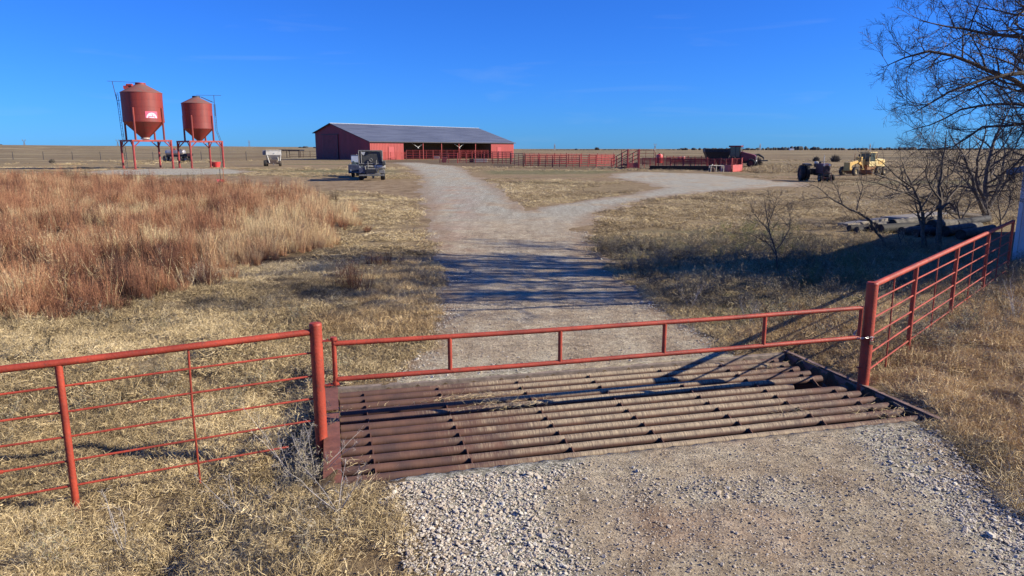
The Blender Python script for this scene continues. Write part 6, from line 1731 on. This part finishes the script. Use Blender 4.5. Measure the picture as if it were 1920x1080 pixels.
# stalky dead plants by the left gate post and the fence
DEAD = mat('dead_stalk', (.42, .38, .33), .8, var=.3, scale=10)
def dead_plant(x, y, hh, label, seed, n=5, spread=.5):
    rng = np.random.default_rng(seed); t = thing('dead_weed', label, 'weed', (x, y, zgs(x, y)), group='dead weed stalks')
    T = Tree(seed)
    for i in range(n):
        a = rng.uniform(0, 2 * pi); d = (cos(a) * spread, sin(a) * spread, 1.)
        q = T.curve((0, 0, 0), d, hh * rng.uniform(.6, 1.1), 5, .10)
        r = .0045; MB().tube([Vector(p) for p in q], [r * (1 - .6 * k / 5) for k in range(6)], 4, cap=False).build('stalk', DEAD, t, smooth=False)
        T.sub(q, r, r * .4, 1, 6, hh * .24, 1.0, .05, 0, .0014)
    o = T.twigs.build('twigs', DEAD, t, smooth=False); o['kind'] = 'stuff'
dead_plant(-2.35, 7.1, .95, 'tangle of pale dead stalks just in front of the left gate post', 31, 7, .5)
dead_plant(-2.0, 6.75, .8, 'pale dead weed between the left gate post and the cattle guard corner', 32, 6, .6)
dead_plant(-3.45, 5.75, .75, 'pale dead stalk standing by the left fence post', 33, 3, .25)
dead_plant(-1.55, 5.85, .55, 'dead weed in front of the near left corner of the cattle guard', 34, 6, .7)
dead_plant(-2.6, 6.2, .6, 'low dead weed under the broken bottom rail of the left fence', 35, 6, .8)
dead_plant(9.4, 12.9, 1.1, 'tall dead weed beyond the second post of the right fence', 36, 6, .4)
dead_plant(11.0, 14.3, 1.2, 'tall dead weed close to the third post of the right fence', 37, 6, .35)
dead_plant(4.3, 12.6, .7, 'branching pale dead weed in the shade beyond the gate', 38, 6, .6)
dead_plant(3.6, 14.0, .7, 'branching pale dead weed nearer the road in the shade', 39, 6, .6)

# hay caught on the guard pipes
rng = np.random.default_rng(5)
def hay(a, b, la, lb, label, n, seed, z=.0):
    rng = np.random.default_rng(seed); p = gl(a, b); t = thing('grass_wad', label, 'dead grass', (p.x, p.y, z), atan2(GU[1], GU[0])); mb, va = MB(), []
    for i in range(n):
        c = (rng.normal() * la, rng.normal() * lb, rng.uniform(0, .03)); an = rng.uniform(0, 2 * pi)
        blade(mb, va, c, (cos(an), sin(an), rng.uniform(-.1, .5)), rng.uniform(.06, .22), .0025, rng, 1.0, 4, rng.uniform(.4, .85), .6)
    me = bpy.data.meshes.new('strands'); me.from_pydata(mb.v, [], mb.f); me.materials.append(STRAW); attr(me, 'vary', va); me.update(); o = link('strands', me, t); o['kind'] = 'stuff'
hay(1.85, 2.10, .30, .05, 'wad of dead grass caught on the guard pipes near the left end', 170, 51)
hay(2.15, 1.72, .28, .09, 'second wad of dead grass on the pipes, nearer the camera', 170, 52)
hay(6.35, 2.35, .16, .12, 'dark dead leaves caught in the far right corner of the guard', 90, 53)
hay(5.6, .62, .22, .05, 'thin wisps of dead grass on the near right pipes', 60, 54)
hay(.25, .25, .16, .18, 'dead stems lying over the near left corner of the guard', 50, 55)
hay(.8, 2.05, .4, .04, 'few long straws lying across the pipes at the left', 18, 56)
hay(6.6, .25, .2, .15, 'grass growing over the near right corner of the guard', 110, 57)

# ---------------------------------------------------------------- loose stones on the roads
P = sample([(3.4, 6.6, 3000), (6.6, 9, 1300), (9, 15, 800), (15, 28, 200)])
x, y = P[:, 0], P[:, 1]
s = sd_road(x, y); lm = loose_mask(x, y)
keep = (s < .12) & guard_free(x, y, .02) & (RNG.random(len(x)) < .50 + .50 * lm ** 1.2)
P = P[keep]; x, y = P[:, 0], P[:, 1]; lm = lm[keep]
n = len(P)
sz = np.exp(RNG.normal(size=n) * .42) * .0074 * (.80 + .50 * lm) * (1 + np.clip((y - 8) / 12, 0, 1) * .5)
_, gb_ = gab(x, y)
z = zg(x, y) + .012 + np.clip((fbm(x * 7, y * 7, 3) - .5) * .035 * sm((30 - y) / 20) * sm(np.minimum(np.abs(gb_ + .02), np.abs(gb_ - GD - .02)) / .5), -.012, .03)
rot = np.stack([RNG.normal(size=n) * .3, RNG.normal(size=n) * .3, RNG.uniform(0, 2 * pi, n)], 1)
tint = np.clip(RNG.normal(size=n) * .15 + .46 + .16 * lm, 0, 1)
scatter('loose_gravel', c_ston, np.stack([x, y, z + sz * .3], 1), rot, np.stack([sz, sz, sz * .8], 1), tint, RNG.integers(0, 6, n))
# gravel thrown into the verge
P = sample([(3.4, 9, 70), (9, 16, 25)]); x, y = P[:, 0], P[:, 1]; s = sd_road(x, y)
keep = (s > .05) & (s < .9) & guard_free(x, y, .02) & (RNG.random(len(x)) < 1 - s)
P = P[keep]; x, y = P[:, 0], P[:, 1]; n = len(P); sz = np.exp(RNG.normal(size=n) * .4) * .010
scatter('verge_gravel', c_ston, np.stack([x, y, zg(x, y) + .008], 1), np.zeros((n, 3)) + RNG.uniform(0, 6, (n, 1)), np.stack([sz, sz, sz * .8], 1), np.clip(RNG.normal(size=n) * .2 + .55, 0, 1), RNG.integers(0, 6, n))
